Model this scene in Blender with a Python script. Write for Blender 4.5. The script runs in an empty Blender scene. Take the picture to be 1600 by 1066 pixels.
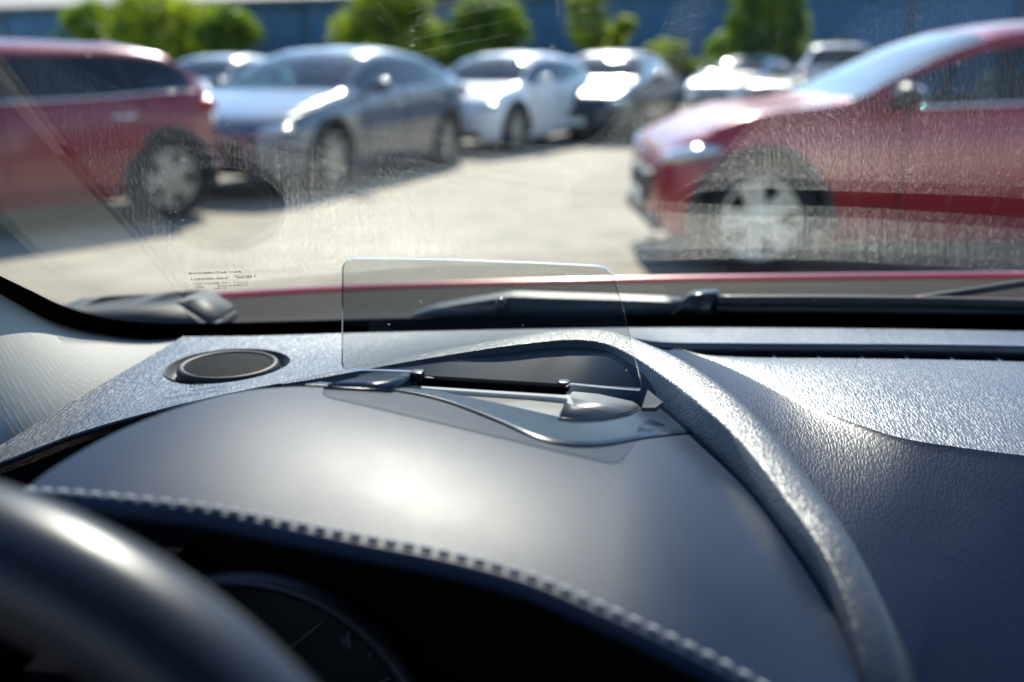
import bpy, bmesh, math, random
from math import sin, cos, tan, pi, radians, sqrt, atan2
from mathutils import Vector, Matrix

random.seed(7)
SC = bpy.context.scene
COL = SC.collection

# ------------------------------------------------------------------ camera
H = 1.25                      # lens height above the tarmac
YAW, PITCH, FPX = radians(8.0), radians(15.62), 1556.0
C = Vector((0, 0, H))
FWD = Vector((-sin(YAW) * cos(PITCH), cos(YAW) * cos(PITCH), -sin(PITCH)))
RGT = Vector((cos(YAW), sin(YAW), 0))
UPV = RGT.cross(FWD)
cam_d = bpy.data.cameras.new('camera')
cam_d.sensor_width = 36.0
cam_d.lens = 35.0
cam_d.clip_start = 0.02
cam_d.clip_end = 2000
cam_d.dof.use_dof = True
cam_d.dof.focus_distance = 0.68
cam_d.dof.aperture_fstop = 3.8
cam = bpy.data.objects.new('camera', cam_d)
M3 = Matrix((RGT, UPV, -FWD)).transposed()
cam.matrix_world = Matrix.Translation(C) @ M3.to_4x4()
COL.objects.link(cam)
SC.camera = cam

# ------------------------------------------------------------------ light
SUN_AZ, SUN_EL = radians(-6.0), radians(40.0)     # clockwise from +Y
SUN = Vector((sin(SUN_AZ) * cos(SUN_EL), cos(SUN_AZ) * cos(SUN_EL), sin(SUN_EL)))
w = bpy.data.worlds.new('World')
SC.world = w
w.use_nodes = True
nt = w.node_tree
bg = nt.nodes['Background']
sky = nt.nodes.new('ShaderNodeTexSky')
sky.sky_type = 'NISHITA'
sky.sun_disc = False
sky.sun_elevation = SUN_EL
sky.sun_rotation = SUN_AZ
sky.air_density = 1.0
sky.dust_density = 0.3
nt.links.new(sky.outputs[0], bg.inputs[0])
bg.inputs[1].default_value = 0.15
sky.ozone_density = 5.0
sd = bpy.data.lights.new('sun', 'SUN')
sd.energy = 4.9
sd.angle = radians(0.55)
sd.color = (1.0, 0.94, 0.86)
so = bpy.data.objects.new('sun', sd)
so.rotation_euler = SUN.to_track_quat('Z', 'Y').to_euler()
so.location = (0, 0, 30)
COL.objects.link(so)

SC.view_settings.view_transform = 'Standard'
SC.view_settings.look = 'None'
SC.view_settings.exposure = 0.98
SC.view_settings.gamma = 1.0
SC.render.engine = 'CYCLES'
cy = SC.cycles
cy.max_bounces = 10
cy.diffuse_bounces = 3
cy.glossy_bounces = 5
cy.transmission_bounces = 8
cy.transparent_max_bounces = 24
cy.caustics_reflective = False
cy.caustics_refractive = False
cy.sample_clamp_indirect = 2.0
cy.sample_clamp_direct = 0.0
cy.use_denoising = True
cy.blur_glossy = 0.3

# ------------------------------------------------------------------ helpers
def ray(px, py):
    return FWD + RGT * ((px - 800) / FPX) + UPV * ((533 - py) / FPX)

DZ = H - 1.2                   # interior heights below are given for a lens at 1.2 m
def PZ(px, py, z):
    """the point of the interior at height z that stands at this place in the photo"""
    r = ray(px, py)
    return C + r * ((z + DZ - H) / r.z)

def PY(px, py, y):
    r = ray(px, py)
    return C + r * (y / r.y)

def ground(px, d):
    """ground point d metres ahead of the lens, at photo column px"""
    f = Vector((-sin(YAW), cos(YAW), 0))
    return f * d + RGT * ((px - 800) / FPX * d * 1.0)

def setp(o, **k):
    for a, b in k.items():
        if b is not None:
            o[a] = b
    return o

def empty(name, loc, rz=0, **k):
    o = bpy.data.objects.new(name, None)
    o.location = loc
    o.rotation_euler = (0, 0, rz)
    o.empty_display_size = .1
    COL.objects.link(o)
    return setp(o, **k)

def obj(name, bm, mat, parent=None, smooth=True, **k):
    me = bpy.data.meshes.new(name)
    bmesh.ops.recalc_face_normals(bm, faces=bm.faces[:])
    bm.to_mesh(me)
    bm.free()
    if smooth:
        for p in me.polygons:
            p.use_smooth = True
    me.materials.append(mat)
    o = bpy.data.objects.new(name, me)
    COL.objects.link(o)
    if parent is not None:
        o.parent = parent
    return setp(o, **k)

def catmull(pts, n):
    """n points evenly spread over a smooth curve through pts"""
    pts = [Vector(p) for p in pts]
    if len(pts) == 2:
        return [pts[0].lerp(pts[1], i / (n - 1)) for i in range(n)]
    fine = []
    q = [pts[0] * 2 - pts[1]] + pts + [pts[-1] * 2 - pts[-2]]
    for i in range(1, len(q) - 2):
        p0, p1, p2, p3 = q[i - 1], q[i], q[i + 1], q[i + 2]
        t0 = 0
        t1 = max(1e-6, (p1 - p0).length ** .5)
        t2 = t1 + max(1e-6, (p2 - p1).length ** .5)
        t3 = t2 + max(1e-6, (p3 - p2).length ** .5)
        for k in range(24):
            t = t1 + (t2 - t1) * k / 24
            a1 = p0 * ((t1 - t) / (t1 - t0)) + p1 * ((t - t0) / (t1 - t0))
            a2 = p1 * ((t2 - t) / (t2 - t1)) + p2 * ((t - t1) / (t2 - t1))
            a3 = p2 * ((t3 - t) / (t3 - t2)) + p3 * ((t - t2) / (t3 - t2))
            b1 = a1 * ((t2 - t) / (t2 - t0)) + a2 * ((t - t0) / (t2 - t0))
            b2 = a2 * ((t3 - t) / (t3 - t1)) + a3 * ((t - t1) / (t3 - t1))
            fine.append(b1 * ((t2 - t) / (t2 - t1)) + b2 * ((t - t1) / (t2 - t1)))
    fine.append(pts[-1])
    ds = [0]
    for a, b in zip(fine, fine[1:]):
        ds.append(ds[-1] + (b - a).length)
    out, j = [], 0
    for i in range(n):
        t = ds[-1] * i / (n - 1)
        while j < len(ds) - 2 and ds[j + 1] < t:
            j += 1
        k = (t - ds[j]) / max(1e-9, ds[j + 1] - ds[j])
        out.append(fine[j].lerp(fine[j + 1], min(1, max(0, k))))
    return out

def lerp1(tab, x):
    if x <= tab[0][0]: return tab[0][1]
    for (a, va), (b, vb) in zip(tab, tab[1:]):
        if x <= b:
            return va + (vb - va) * (x - a) / (b - a)
    return tab[-1][1]

def smooth1(tab, x):
    """monotone-ish cubic through a table"""
    n = len(tab)
    if x <= tab[0][0]: return tab[0][1]
    if x >= tab[-1][0]: return tab[-1][1]
    for i in range(n - 1):
        x0, y0 = tab[i]; x1, y1 = tab[i + 1]
        if x <= x1:
            d = (y1 - y0) / (x1 - x0)
            def tang(j):
                if j <= 0 or j >= n - 1:
                    return d
                a = (tab[j][1] - tab[j - 1][1]) / (tab[j][0] - tab[j - 1][0])
                b = (tab[j + 1][1] - tab[j][1]) / (tab[j + 1][0] - tab[j][0])
                if a * b <= 0: return 0
                return 2 * a * b / (a + b)
            m0, m1 = tang(i), tang(i + 1)
            h = x1 - x0; t = (x - x0) / h
            return ((2*t**3 - 3*t*t + 1) * y0 + (t**3 - 2*t*t + t) * h * m0 + (-2*t**3 + 3*t*t) * y1 + (t**3 - t*t) * h * m1)

def grid_faces(bm, rows, keep=None, close=False):
    vs = [[bm.verts.new(p) for p in r] for r in rows]
    for i in range(len(vs) - 1):
        for j in range(len(vs[0]) - 1):
            if keep is None or keep(i, j):
                try:
                    bm.faces.new((vs[i][j], vs[i][j + 1], vs[i + 1][j + 1], vs[i + 1][j]))
                except ValueError:
                    pass
    return vs

def coons(bottom, top, left, right, nu, nv, bulge=0.0, bump=None):
    """surface spanned between four boundary curves; rows run from bottom to top"""
    b, t = catmull(bottom, nu), catmull(top, nu)
    l, r = catmull(left, nv), catmull(right, nv)
    rows = []
    for j in range(nv):
        v = j / (nv - 1)
        row = []
        for i in range(nu):
            u = i / (nu - 1)
            p = (b[i] * (1 - v) + t[i] * v + l[j] * (1 - u) + r[j] * u
                 - (b[0] * ((1 - u) * (1 - v)) + b[-1] * (u * (1 - v)) + t[0] * ((1 - u) * v) + t[-1] * (u * v)))
            p = p.copy()
            if bulge: p.z += bulge * (4 * u * (1 - u)) ** .6 * 4 * v * (1 - v)
            if bump: p.z += bump(u, v)
            row.append(p)
        rows.append(row)
    return rows

def box(bm, cx, cy, cz, sx, sy, sz, rot=None, bev=0.0):
    m = Matrix.Translation((cx, cy, cz))
    if rot is not None: m = m @ rot.to_4x4()
    m = m @ Matrix.Diagonal((sx, sy, sz, 1))
    tmp = bmesh.new()
    bmesh.ops.create_cube(tmp, size=1.0, matrix=m)
    if bev:
        bmesh.ops.bevel(tmp, geom=tmp.edges[:] , offset=bev, segments=3, affect='EDGES', profile=.5)
    me = bpy.data.meshes.new('tmp')
    tmp.to_mesh(me); tmp.free()
    bm.from_mesh(me)
    bpy.data.meshes.remove(me)

def tube(bm, pts, r, seg=12, caps=True):
    pts = [Vector(p) for p in pts]
    rs = r if isinstance(r, (list, tuple)) else [r] * len(pts)
    rings = []
    for i, p in enumerate(pts):
        d = (pts[min(i + 1, len(pts) - 1)] - pts[max(i - 1, 0)]).normalized()
        a = d.cross(Vector((0, 0, 1)))
        if a.length < 1e-3: a = d.cross(Vector((1, 0, 0)))
        a.normalize(); b = d.cross(a)
        rings.append([bm.verts.new(p + (a * cos(2*pi*k/seg) + b * sin(2*pi*k/seg)) * rs[i]) for k in range(seg)])
    for r0, r1 in zip(rings, rings[1:]):
        for k in range(seg):
            bm.faces.new((r0[k], r0[(k+1) % seg], r1[(k+1) % seg], r1[k]))
    if caps:
        bm.faces.new(rings[0]); bm.faces.new(rings[-1])

def lathe(bm, prof, seg, m=Matrix(), close=False):
    """prof: (radius, height) pairs about local z"""
    rings = []
    for r, h in prof:
        rings.append([bm.verts.new(m @ Vector((r * cos(2*pi*k/seg), r * sin(2*pi*k/seg), h))) for k in range(seg)])
    if close: rings.append(rings[0])
    for r0, r1 in zip(rings, rings[1:]):
        for k in range(seg):
            try: bm.faces.new((r0[k], r0[(k+1) % seg], r1[(k+1) % seg], r1[k]))
            except ValueError: pass

def ellipsoid(bm, c, r, m=None, u=20, v=12):
    mm = Matrix.Translation(c) @ (m.to_4x4() if m is not None else Matrix()) @ Matrix.Diagonal((r[0], r[1], r[2], 1))
    bmesh.ops.create_uvsphere(bm, u_segments=u, v_segments=v, radius=1, matrix=mm)

def prism(bm, poly, n, th):
    """flat polygon (3-D points) given a thickness th along n"""
    a = [bm.verts.new(p) for p in poly]
    b = [bm.verts.new(Vector(p) + n * th) for p in poly]
    bm.faces.new(a); bm.faces.new(b[::-1])
    for i in range(len(a)):
        j = (i + 1) % len(a)
        bm.faces.new((a[i], b[i], b[j], a[j]))

# ------------------------------------------------------------------ materials
def new_mat(name):
    m = bpy.data.materials.new(name)
    m.use_nodes = True
    t = m.node_tree
    return m, t, t.nodes['Principled BSDF'], t.nodes['Material Output']

def rgb(c): return (c[0], c[1], c[2], 1)

def N(t, kind, **k):
    n = t.nodes.new(kind)
    for a, b in k.items():
        if a.startswith('i_'):
            n.inputs[a[2:].replace('_', ' ')].default_value = b
        else:
            setattr(n, a, b)
    return n

def mth(t, op, a, b=None):
    n = t.nodes.new('ShaderNodeMath'); n.operation = op
    for i, x in enumerate((a, b)):
        if x is None: continue
        if hasattr(x, 'links') or hasattr(x, 'is_linked'): t.links.new(x, n.inputs[i])
        else: n.inputs[i].default_value = x
    return n.outputs[0]

def plain(name, c, rough=.5, spec=.5, metal=0, coat=0, noise=.0, nscale=20, bump=0.0, bscale=200):
    m, t, p, o = new_mat(name)
    p.inputs['Base Color'].default_value = rgb(c)
    p.inputs['Roughness'].default_value = rough
    p.inputs['Specular IOR Level'].default_value = spec
    p.inputs['Metallic'].default_value = metal
    p.inputs['Coat Weight'].default_value = coat
    p.inputs['Coat Roughness'].default_value = .04
    tc = N(t, 'ShaderNodeTexCoord')
    if noise:
        nz = N(t, 'ShaderNodeTexNoise'); nz.inputs['Scale'].default_value = nscale; nz.inputs['Detail'].default_value = 6
        t.links.new(tc.outputs['Object'], nz.inputs['Vector'])
        mx = N(t, 'ShaderNodeMix', data_type='RGBA')
        t.links.new(nz.outputs[0], mx.inputs[0])
        mx.inputs[6].default_value = rgb([max(0, x * (1 - noise)) for x in c])
        mx.inputs[7].default_value = rgb([min(1, x * (1 + noise)) for x in c])
        t.links.new(mx.outputs[2], p.inputs['Base Color'])
    if bump:
        nz = N(t, 'ShaderNodeTexNoise'); nz.inputs['Scale'].default_value = bscale; nz.inputs['Detail'].default_value = 4
        t.links.new(tc.outputs['Object'], nz.inputs['Vector'])
        b = N(t, 'ShaderNodeBump'); b.inputs['Strength'].default_value = bump; b.inputs['Distance'].default_value = .002
        t.links.new(nz.outputs[0], b.inputs['Height'])
        t.links.new(b.outputs[0], p.inputs['Normal'])
    return m

def leather(name, c, rough, cells, strength, dist=.0006, stretch=(1, 1, 1), spec=.5, wrinkle=.5, sheen=0.0):
    m, t, p, o = new_mat(name)
    p.inputs['Roughness'].default_value = rough
    p.inputs['Specular IOR Level'].default_value = spec
    tc = N(t, 'ShaderNodeTexCoord')
    mp = N(t, 'ShaderNodeMapping'); mp.inputs['Scale'].default_value = stretch
    t.links.new(tc.outputs['Object'], mp.inputs[0])
    nz = N(t, 'ShaderNodeTexNoise'); nz.inputs['Scale'].default_value = cells * .35; nz.inputs['Detail'].default_value = 2
    t.links.new(mp.outputs[0], nz.inputs['Vector'])
    va = N(t, 'ShaderNodeVectorMath', operation='MULTIPLY_ADD')
    t.links.new(nz.outputs['Color'], va.inputs[0])
    va.inputs[1].default_value = [1.6 / cells] * 3
    t.links.new(mp.outputs[0], va.inputs[2])
    vo = N(t, 'ShaderNodeTexVoronoi', feature='DISTANCE_TO_EDGE'); vo.inputs['Scale'].default_value = cells
    t.links.new(va.outputs[0], vo.inputs['Vector'])
    h1 = mth(t, 'MINIMUM', mth(t, 'MULTIPLY', vo.outputs['Distance'], 3.0), .75)
    n2 = N(t, 'ShaderNodeTexNoise'); n2.inputs['Scale'].default_value = cells * 1.1; n2.inputs['Detail'].default_value = 3
    t.links.new(mp.outputs[0], n2.inputs['Vector'])
    h2 = mth(t, 'MULTIPLY', n2.outputs[0], wrinkle)
    hh = mth(t, 'ADD', h1, h2)
    b = N(t, 'ShaderNodeBump'); b.inputs['Strength'].default_value = strength; b.inputs['Distance'].default_value = dist
    t.links.new(hh, b.inputs['Height'])
    t.links.new(b.outputs[0], p.inputs['Normal'])
    n3 = N(t, 'ShaderNodeTexNoise'); n3.inputs['Scale'].default_value = 14; n3.inputs['Detail'].default_value = 5
    t.links.new(tc.outputs['Object'], n3.inputs['Vector'])
    mx = N(t, 'ShaderNodeMix', data_type='RGBA')
    t.links.new(n3.outputs[0], mx.inputs[0])
    mx.inputs[6].default_value = rgb([x * .75 for x in c]); mx.inputs[7].default_value = rgb([x * 1.25 for x in c])
    t.links.new(mx.outputs[2], p.inputs['Base Color'])
    rr = mth(t, 'ADD', mth(t, 'MULTIPLY', n3.outputs[0], .16), rough - .08)
    t.links.new(rr, p.inputs['Roughness'])
    return m

def glass(name, tint, dust=0.0, speck=0.0, rough=0.0, refl=1.0):
    """clear pane: straight-through tint, mirror reflection that grows at grazing angles, and grey dust"""
    m, t, p, o = new_mat(name)
    t.nodes.remove(p)
    lw = N(t, 'ShaderNodeLayerWeight'); lw.inputs['Blend'].default_value = .5
    f = mth(t, 'POWER', lw.outputs['Facing'], 5.0)
    f = mth(t, 'ADD', mth(t, 'MULTIPLY', f, .957), .043)
    f = mth(t, 'MULTIPLY', f, refl)
    tr = N(t, 'ShaderNodeBsdfTransparent'); tr.inputs[0].default_value = rgb(tint)
    gl = N(t, 'ShaderNodeBsdfGlossy'); gl.inputs['Roughness'].default_value = rough
    gl.inputs['Color'].default_value = (1, 1, 1, 1)
    mx = N(t, 'ShaderNodeMixShader')
    t.links.new(f, mx.inputs[0]); t.links.new(tr.outputs[0], mx.inputs[1]); t.links.new(gl.outputs[0], mx.inputs[2])
    out = mx.outputs[0]
    if dust or speck:
        tc = N(t, 'ShaderNodeTexCoord')
        nz = N(t, 'ShaderNodeTexNoise'); nz.inputs['Scale'].default_value = 5; nz.inputs['Detail'].default_value = 8
        t.links.new(tc.outputs['Object'], nz.inputs['Vector'])
        film = mth(t, 'MULTIPLY', nz.outputs[0], dust * 2)
        vo = N(t, 'ShaderNodeTexVoronoi'); vo.inputs['Scale'].default_value = 95; vo.inputs['Randomness'].default_value = 1
        t.links.new(tc.outputs['Object'], vo.inputs['Vector'])
        sp = N(t, 'ShaderNodeSeparateColor'); t.links.new(vo.outputs['Color'], sp.inputs[0])
        rad = mth(t, 'MULTIPLY', mth(t, 'POWER', sp.outputs[0], 6.0), .085)
        dot = mth(t, 'LESS_THAN', vo.outputs['Distance'], rad)
        dot = mth(t, 'MULTIPLY', dot, speck)
        fac = mth(t, 'MAXIMUM', film, dot)
        df = N(t, 'ShaderNodeBsdfDiffuse'); df.inputs[0].default_value = (.75, .73, .68, 1)
        tl = N(t, 'ShaderNodeBsdfTranslucent'); tl.inputs[0].default_value = (.75, .73, .68, 1)
        m1 = N(t, 'ShaderNodeMixShader'); m1.inputs[0].default_value = .6
        t.links.new(df.outputs[0], m1.inputs[1]); t.links.new(tl.outputs[0], m1.inputs[2])
        m2 = N(t, 'ShaderNodeMixShader')
        t.links.new(fac, m2.inputs[0]); t.links.new(out, m2.inputs[1]); t.links.new(m1.outputs[0], m2.inputs[2])
        out = m2.outputs[0]
    t.links.new(out, o.inputs[0])
    return m

def paint(name, c, metal=.3, rough=.35, coat=1.0):
    m, t, p, o = new_mat(name)
    p.inputs['Base Color'].default_value = rgb(c)
    p.inputs['Metallic'].default_value = metal
    p.inputs['Roughness'].default_value = rough
    p.inputs['Coat Weight'].default_value = coat
    p.inputs['Coat Roughness'].default_value = .06
    tc = N(t, 'ShaderNodeTexCoord')
    nz = N(t, 'ShaderNodeTexNoise'); nz.inputs['Scale'].default_value = 3; nz.inputs['Detail'].default_value = 6
    t.links.new(tc.outputs['Object'], nz.inputs['Vector'])
    t.links.new(mth(t, 'ADD', mth(t, 'MULTIPLY', nz.outputs[0], .14), rough - .07), p.inputs['Roughness'])
    return m

# ==================================================================  SETTING
def tarmac_mat():
    m, t, p, o = new_mat('pale_tarmac')
    tc = N(t, 'ShaderNodeTexCoord')
    n1 = N(t, 'ShaderNodeTexNoise'); n1.inputs['Scale'].default_value = 2.6; n1.inputs['Detail'].default_value = 8
    n2 = N(t, 'ShaderNodeTexNoise'); n2.inputs['Scale'].default_value = 28; n2.inputs['Detail'].default_value = 6; n2.inputs['Roughness'].default_value = .75
    n3 = N(t, 'ShaderNodeTexVoronoi'); n3.inputs['Scale'].default_value = 2.2
    for n in (n1, n2, n3): t.links.new(tc.outputs['Object'], n.inputs['Vector'])
    v = mth(t, 'ADD', mth(t, 'MULTIPLY', n1.outputs[0], .55), mth(t, 'MULTIPLY', n2.outputs[0], .45))
    cr = N(t, 'ShaderNodeValToRGB')
    cr.color_ramp.elements[0].position = .3; cr.color_ramp.elements[0].color = (.19, .165, .122, 1)
    cr.color_ramp.elements[1].position = .68; cr.color_ramp.elements[1].color = (.42, .37, .28, 1)
    t.links.new(v, cr.inputs[0])
    t.links.new(cr.outputs[0], p.inputs['Base Color'])
    p.inputs['Roughness'].default_value = .85
    b = N(t, 'ShaderNodeBump'); b.inputs['Strength'].default_value = .6; b.inputs['Distance'].default_value = .02
    t.links.new(n2.outputs[0], b.inputs['Height']); t.links.new(b.outputs[0], p.inputs['Normal'])
    return m

bm = bmesh.new()
grid_faces(bm, [[Vector((x, y, 0)) for x in (-600, -40, 0, 40, 600)] for y in (-300, -20, 20, 60, 900)])
obj('ground', bm, tarmac_mat(), smooth=False, kind='structure')

# ------------------------------------------------------------------ warehouse across the lot
def corrugated(name, c, scale, axis='X', rough=.55):
    m, t, p, o = new_mat(name)
    tc = N(t, 'ShaderNodeTexCoord')
    wv = N(t, 'ShaderNodeTexWave', wave_type='BANDS', bands_direction=axis); wv.inputs['Scale'].default_value = scale
    wv.inputs['Distortion'].default_value = 0
    t.links.new(tc.outputs['Object'], wv.inputs['Vector'])
    nz = N(t, 'ShaderNodeTexNoise'); nz.inputs['Scale'].default_value = .8; nz.inputs['Detail'].default_value = 7
    t.links.new(tc.outputs['Object'], nz.inputs['Vector'])
    mx = N(t, 'ShaderNodeMix', data_type='RGBA')
    t.links.new(nz.outputs[0], mx.inputs[0])
    mx.inputs[6].default_value = rgb([x * .8 for x in c]); mx.inputs[7].default_value = rgb([x * 1.2 for x in c])
    t.links.new(mx.outputs[2], p.inputs['Base Color'])
    p.inputs['Roughness'].default_value = rough
    b = N(t, 'ShaderNodeBump'); b.inputs['Strength'].default_value = .6; b.inputs['Distance'].default_value = .03
    t.links.new(wv.outputs[0], b.inputs['Height']); t.links.new(b.outputs[0], p.inputs['Normal'])
    return m

wl, wr = ground(-500, 66), ground(1900, 30)
dirw = (wr - wl).normalized()
ang = atan2(dirw.y, dirw.x)
LW = (wr - wl).length
EAVE = 3.75
wh = empty('warehouse', wl, ang, label='long low warehouse with blue corrugated wall and cream sloping roof behind the bushes', category='warehouse')
bm = bmesh.new()
box(bm, LW/2, 8, EAVE/2, LW, 16, EAVE)
obj('wall', bm, corrugated('blue_cladding', (.07, .19, .36), 14), wh, smooth=False)
bm = bmesh.new()
prism(bm, [Vector((-.4, -.5, EAVE - .05)), Vector((LW + .4, -.5, EAVE - .05)), Vector((LW + .4, 8, EAVE + 2.6)), Vector((-.4, 8, EAVE + 2.6))], Vector((0, 0, 1)), .14)
prism(bm, [Vector((-.4, 16.5, EAVE - .05)), Vector((LW + .4, 16.5, EAVE - .05)), Vector((LW + .4, 8.01, EAVE + 2.6)), Vector((-.4, 8.01, EAVE + 2.6))], Vector((0, 0, 1)), .14)
obj('roof', bm, corrugated('cream_roofing', (.55, .50, .42), 9, rough=.7), wh, smooth=False)
bm = bmesh.new(); box(bm, LW/2, -.56, EAVE + .0, LW + .8, .12, .16)
obj('eave_strip', bm, plain('eave_shade_paint', (.08, .1, .12), .5), wh, smooth=False)  # dark strip standing in for the thin shade at the eave
for k in range(9):
    bm = bmesh.new(); s = 6 + k * (LW - 12) / 8
    tube(bm, [(s, -.14, .02), (s, -.14, EAVE - .08)], .06, 10)
    obj('downpipe', bm, plain('pipe_grey', (.05, .07, .1), .5) if k == 0 else bpy.data.materials['pipe_grey'], wh)
# pole by the right end
bm = bmesh.new()
gp = ground(1394, 23.5)
tube(bm, [gp, gp + Vector((0, 0, 3)), gp + Vector((0, 0, 6.5))], [.075, .07, .06], 14)
lathe(bm, [(.001, .14), (.12, .14), (.14, .02), (.14, 0)], 14, Matrix.Translation(gp))
obj('lamp_post', bm, plain('pole_paint', (.03, .04, .07), .5, noise=.2), None, label='slim dark steel post in front of the blue warehouse wall', category='post')

# ------------------------------------------------------------------ bushes and trees
def leaf_mat(name, c0, c1):
    m, t, p, o = new_mat(name)
    tc = N(t, 'ShaderNodeTexCoord')
    nz = N(t, 'ShaderNodeTexNoise'); nz.inputs['Scale'].default_value = 1.6; nz.inputs['Detail'].default_value = 5
    t.links.new(tc.outputs['Object'], nz.inputs['Vector'])
    cr = N(t, 'ShaderNodeValToRGB')
    cr.color_ramp.elements[0].position = .38; cr.color_ramp.elements[0].color = rgb(c0)
    cr.color_ramp.elements[1].position = .62; cr.color_ramp.elements[1].color = rgb(c1)
    t.links.new(nz.outputs[0], cr.inputs[0])
    t.links.new(cr.outputs[0], p.inputs['Base Color'])
    p.inputs['Roughness'].default_value = .5
    tl = N(t, 'ShaderNodeBsdfTranslucent')
    t.links.new(cr.outputs[0], tl.inputs[0])
    mx = N(t, 'ShaderNodeMixShader'); mx.inputs[0].default_value = .6
    t.links.new(p.outputs[0], mx.inputs[1]); t.links.new(tl.outputs[0], mx.inputs[2]); t.links.new(mx.outputs[0], o.inputs[0])
    return m
LEAF = leaf_mat('leaf_green', (.10, .19, .008), (.46, .52, .015))
LEAF2 = leaf_mat('leaf_dark', (.04, .12, .01), (.27, .38, .016))
BARK = plain('bark', (.06, .045, .03), .9, noise=.4, nscale=8)

def bush(name, px, d, wpx, ztop, label, cat, mat, zbase=.15, n=2600, cone=False, group=None):
    """crown of leaf-sized faces gathered in uneven clumps round a branched trunk"""
    sc = d / FPX
    W = wpx * sc
    root = empty(name, ground(px, d), random.uniform(0, 6), label=label, category=cat, group=group)
    bm = bmesh.new()
    tube(bm, [(0, 0, 0), (.03, .02, ztop * .3), (0, .04, ztop * .6), (.02, 0, ztop * .85)], [.13 if ztop > 2.4 else .07, .1, .06, .02], 8)
    for k in range(7):
        a = k * 2.4
        z0 = ztop * (.18 + .09 * k)
        tube(bm, [(0, 0, z0), (cos(a) * W * .18, sin(a) * W * .18, z0 + .25 * ztop * .5), (cos(a) * W * .33, sin(a) * W * .33, z0 + .4 * ztop * .5)], [.04, .025, .01], 6)
    obj('trunk', bm, BARK, root)
    clumps = []
    for k in range(26):
        zt = random.random() ** .8
        prof = (1 - zt) ** .6 * .95 + .1 if cone else sqrt(max(0.05, 1 - (zt * 1.04 - .42) ** 2 / .42))
        a = random.uniform(0, 2 * pi); rr = W * .40 * prof * sqrt(random.random())
        clumps.append((Vector((rr * cos(a), rr * sin(a), zbase + (ztop - zbase) * (.08 + .84 * zt))), random.uniform(.13, .22) * W * (.6 if cone and zt > .7 else 1)))
    bm = bmesh.new()
    for k in range(int(n * 2.6)):
        c, r = random.choice(clumps)
        dv = Vector((random.gauss(0, 1), random.gauss(0, 1), random.gauss(0, .8)))
        dv.normalize()
        p = c + dv * r * (random.random() ** .45)
        if p.z < .05: p.z = .05 + random.random() * .2
        s = random.uniform(.08, .17)
        u = Vector((random.gauss(0, 1), random.gauss(0, 1), random.gauss(0, 1))).normalized()
        v = u.cross(dv)
        if v.length < .01: continue
        v.normalize()
        bm.faces.new([bm.verts.new(p + u * s), bm.verts.new(p + v * s * .55), bm.verts.new(p - u * s), bm.verts.new(p - v * s * .55)])
    obj('crown', bm, mat, root, smooth=False)
    return root

def col_d(px, gap):   # distance a little in front of the warehouse wall at that column
    best = None
    f = Vector((-sin(YAW), cos(YAW), 0)); r = (f + RGT * ((px - 800) / FPX))
    nrm = Vector((-dirw.y, dirw.x, 0))
    return (wl - Vector((0, 0, 0))).dot(nrm) / r.dot(nrm) - gap

GB = 'bushes along the warehouse wall'
bush('bush', 170, col_d(170, 4), 130, 3.7, 'bushy tree left of the widest clump, above the left red car roof', 'bush', LEAF2, group=GB)
bush('bush', 265, col_d(265, 5), 200, 3.9, 'wide bright green bush behind the roof of the dark red wagon', 'bush', LEAF, n=3600, group=GB)
bush('bush', 375, col_d(375, 5), 120, 3.1, 'lower green bush right of the widest clump, over the small white car', 'bush', LEAF2, group=GB)
bush('bush', 20, col_d(20, 4), 90, 2.2, 'low green shrub at the left end of the bush row', 'shrub', LEAF2, n=1500, group=GB)
bush('bush', 610, col_d(610, 5), 185, 4.0, 'dark centred green bush behind the silver saloon roof', 'bush', LEAF, n=3600, group=GB)
bush('bush', 755, col_d(755, 4.5), 150, 3.4, 'olive green bush behind the white hatchback roof', 'bush', LEAF2, group=GB)
bush('bush', 925, col_d(925, 4.5), 120, 3.6, 'green bush above the dark grey car, in the middle of the row', 'bush', LEAF, group=GB)
bush('bush', 1030, col_d(1030, 4.5), 90, 1.9, 'low yellow green shrub left of the tall conical tree', 'shrub', LEAF, n=1500, group=GB)
bush('tree', 1165, 31, 205, 5.2, 'tall dense dark green tree with a bright top beside the blue wall', 'tree', LEAF2, n=5200, cone=True, group=None)
bush('bush', 1290, col_d(1290, 2), 70, 2.0, 'small green shrub right of the tall tree, over the white SUV roof', 'shrub', LEAF2, n=1000, group=GB)

# ==================================================================  PARKED CARS
TYRE = plain('tyre_rubber', (.012, .012, .013), .8, bump=.3, bscale=60)
ALLOY = plain('shaded_alloy', (.34, .33, .30), .35, metal=.6)  # darkened: the shade on the wheels is put into the colour
ALLOYB = plain('bright_alloy', (.62, .60, .54), .3, metal=.5)
DARKP = plain('black_plastic', (.012, .012, .014), .45)
LINER = plain('arch_liner', (.006, .006, .007), .9)
CABIN = plain('cabin_cloth', (.03, .03, .033), .85, noise=.3)
WINDOW = glass('car_window_glass', (.42, .60, .58), refl=1.2, rough=.05)
PRIVACY = glass('privacy_glass', (.10, .14, .17), refl=1.2, rough=.05)
LAMPG = plain('lamp_lens', (.55, .58, .6), .08, metal=.55, coat=1)
LAMPR = plain('tail_lens', (.28, .008, .012), .12, coat=1)
CHROME = plain('chrome', (.7, .7, .7), .12, metal=1)
PLATE = plain('plate_white', (.7, .7, .66), .4)
MIRG = plain('mirror_glass', (.7, .72, .75), .03, metal=1)

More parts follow.
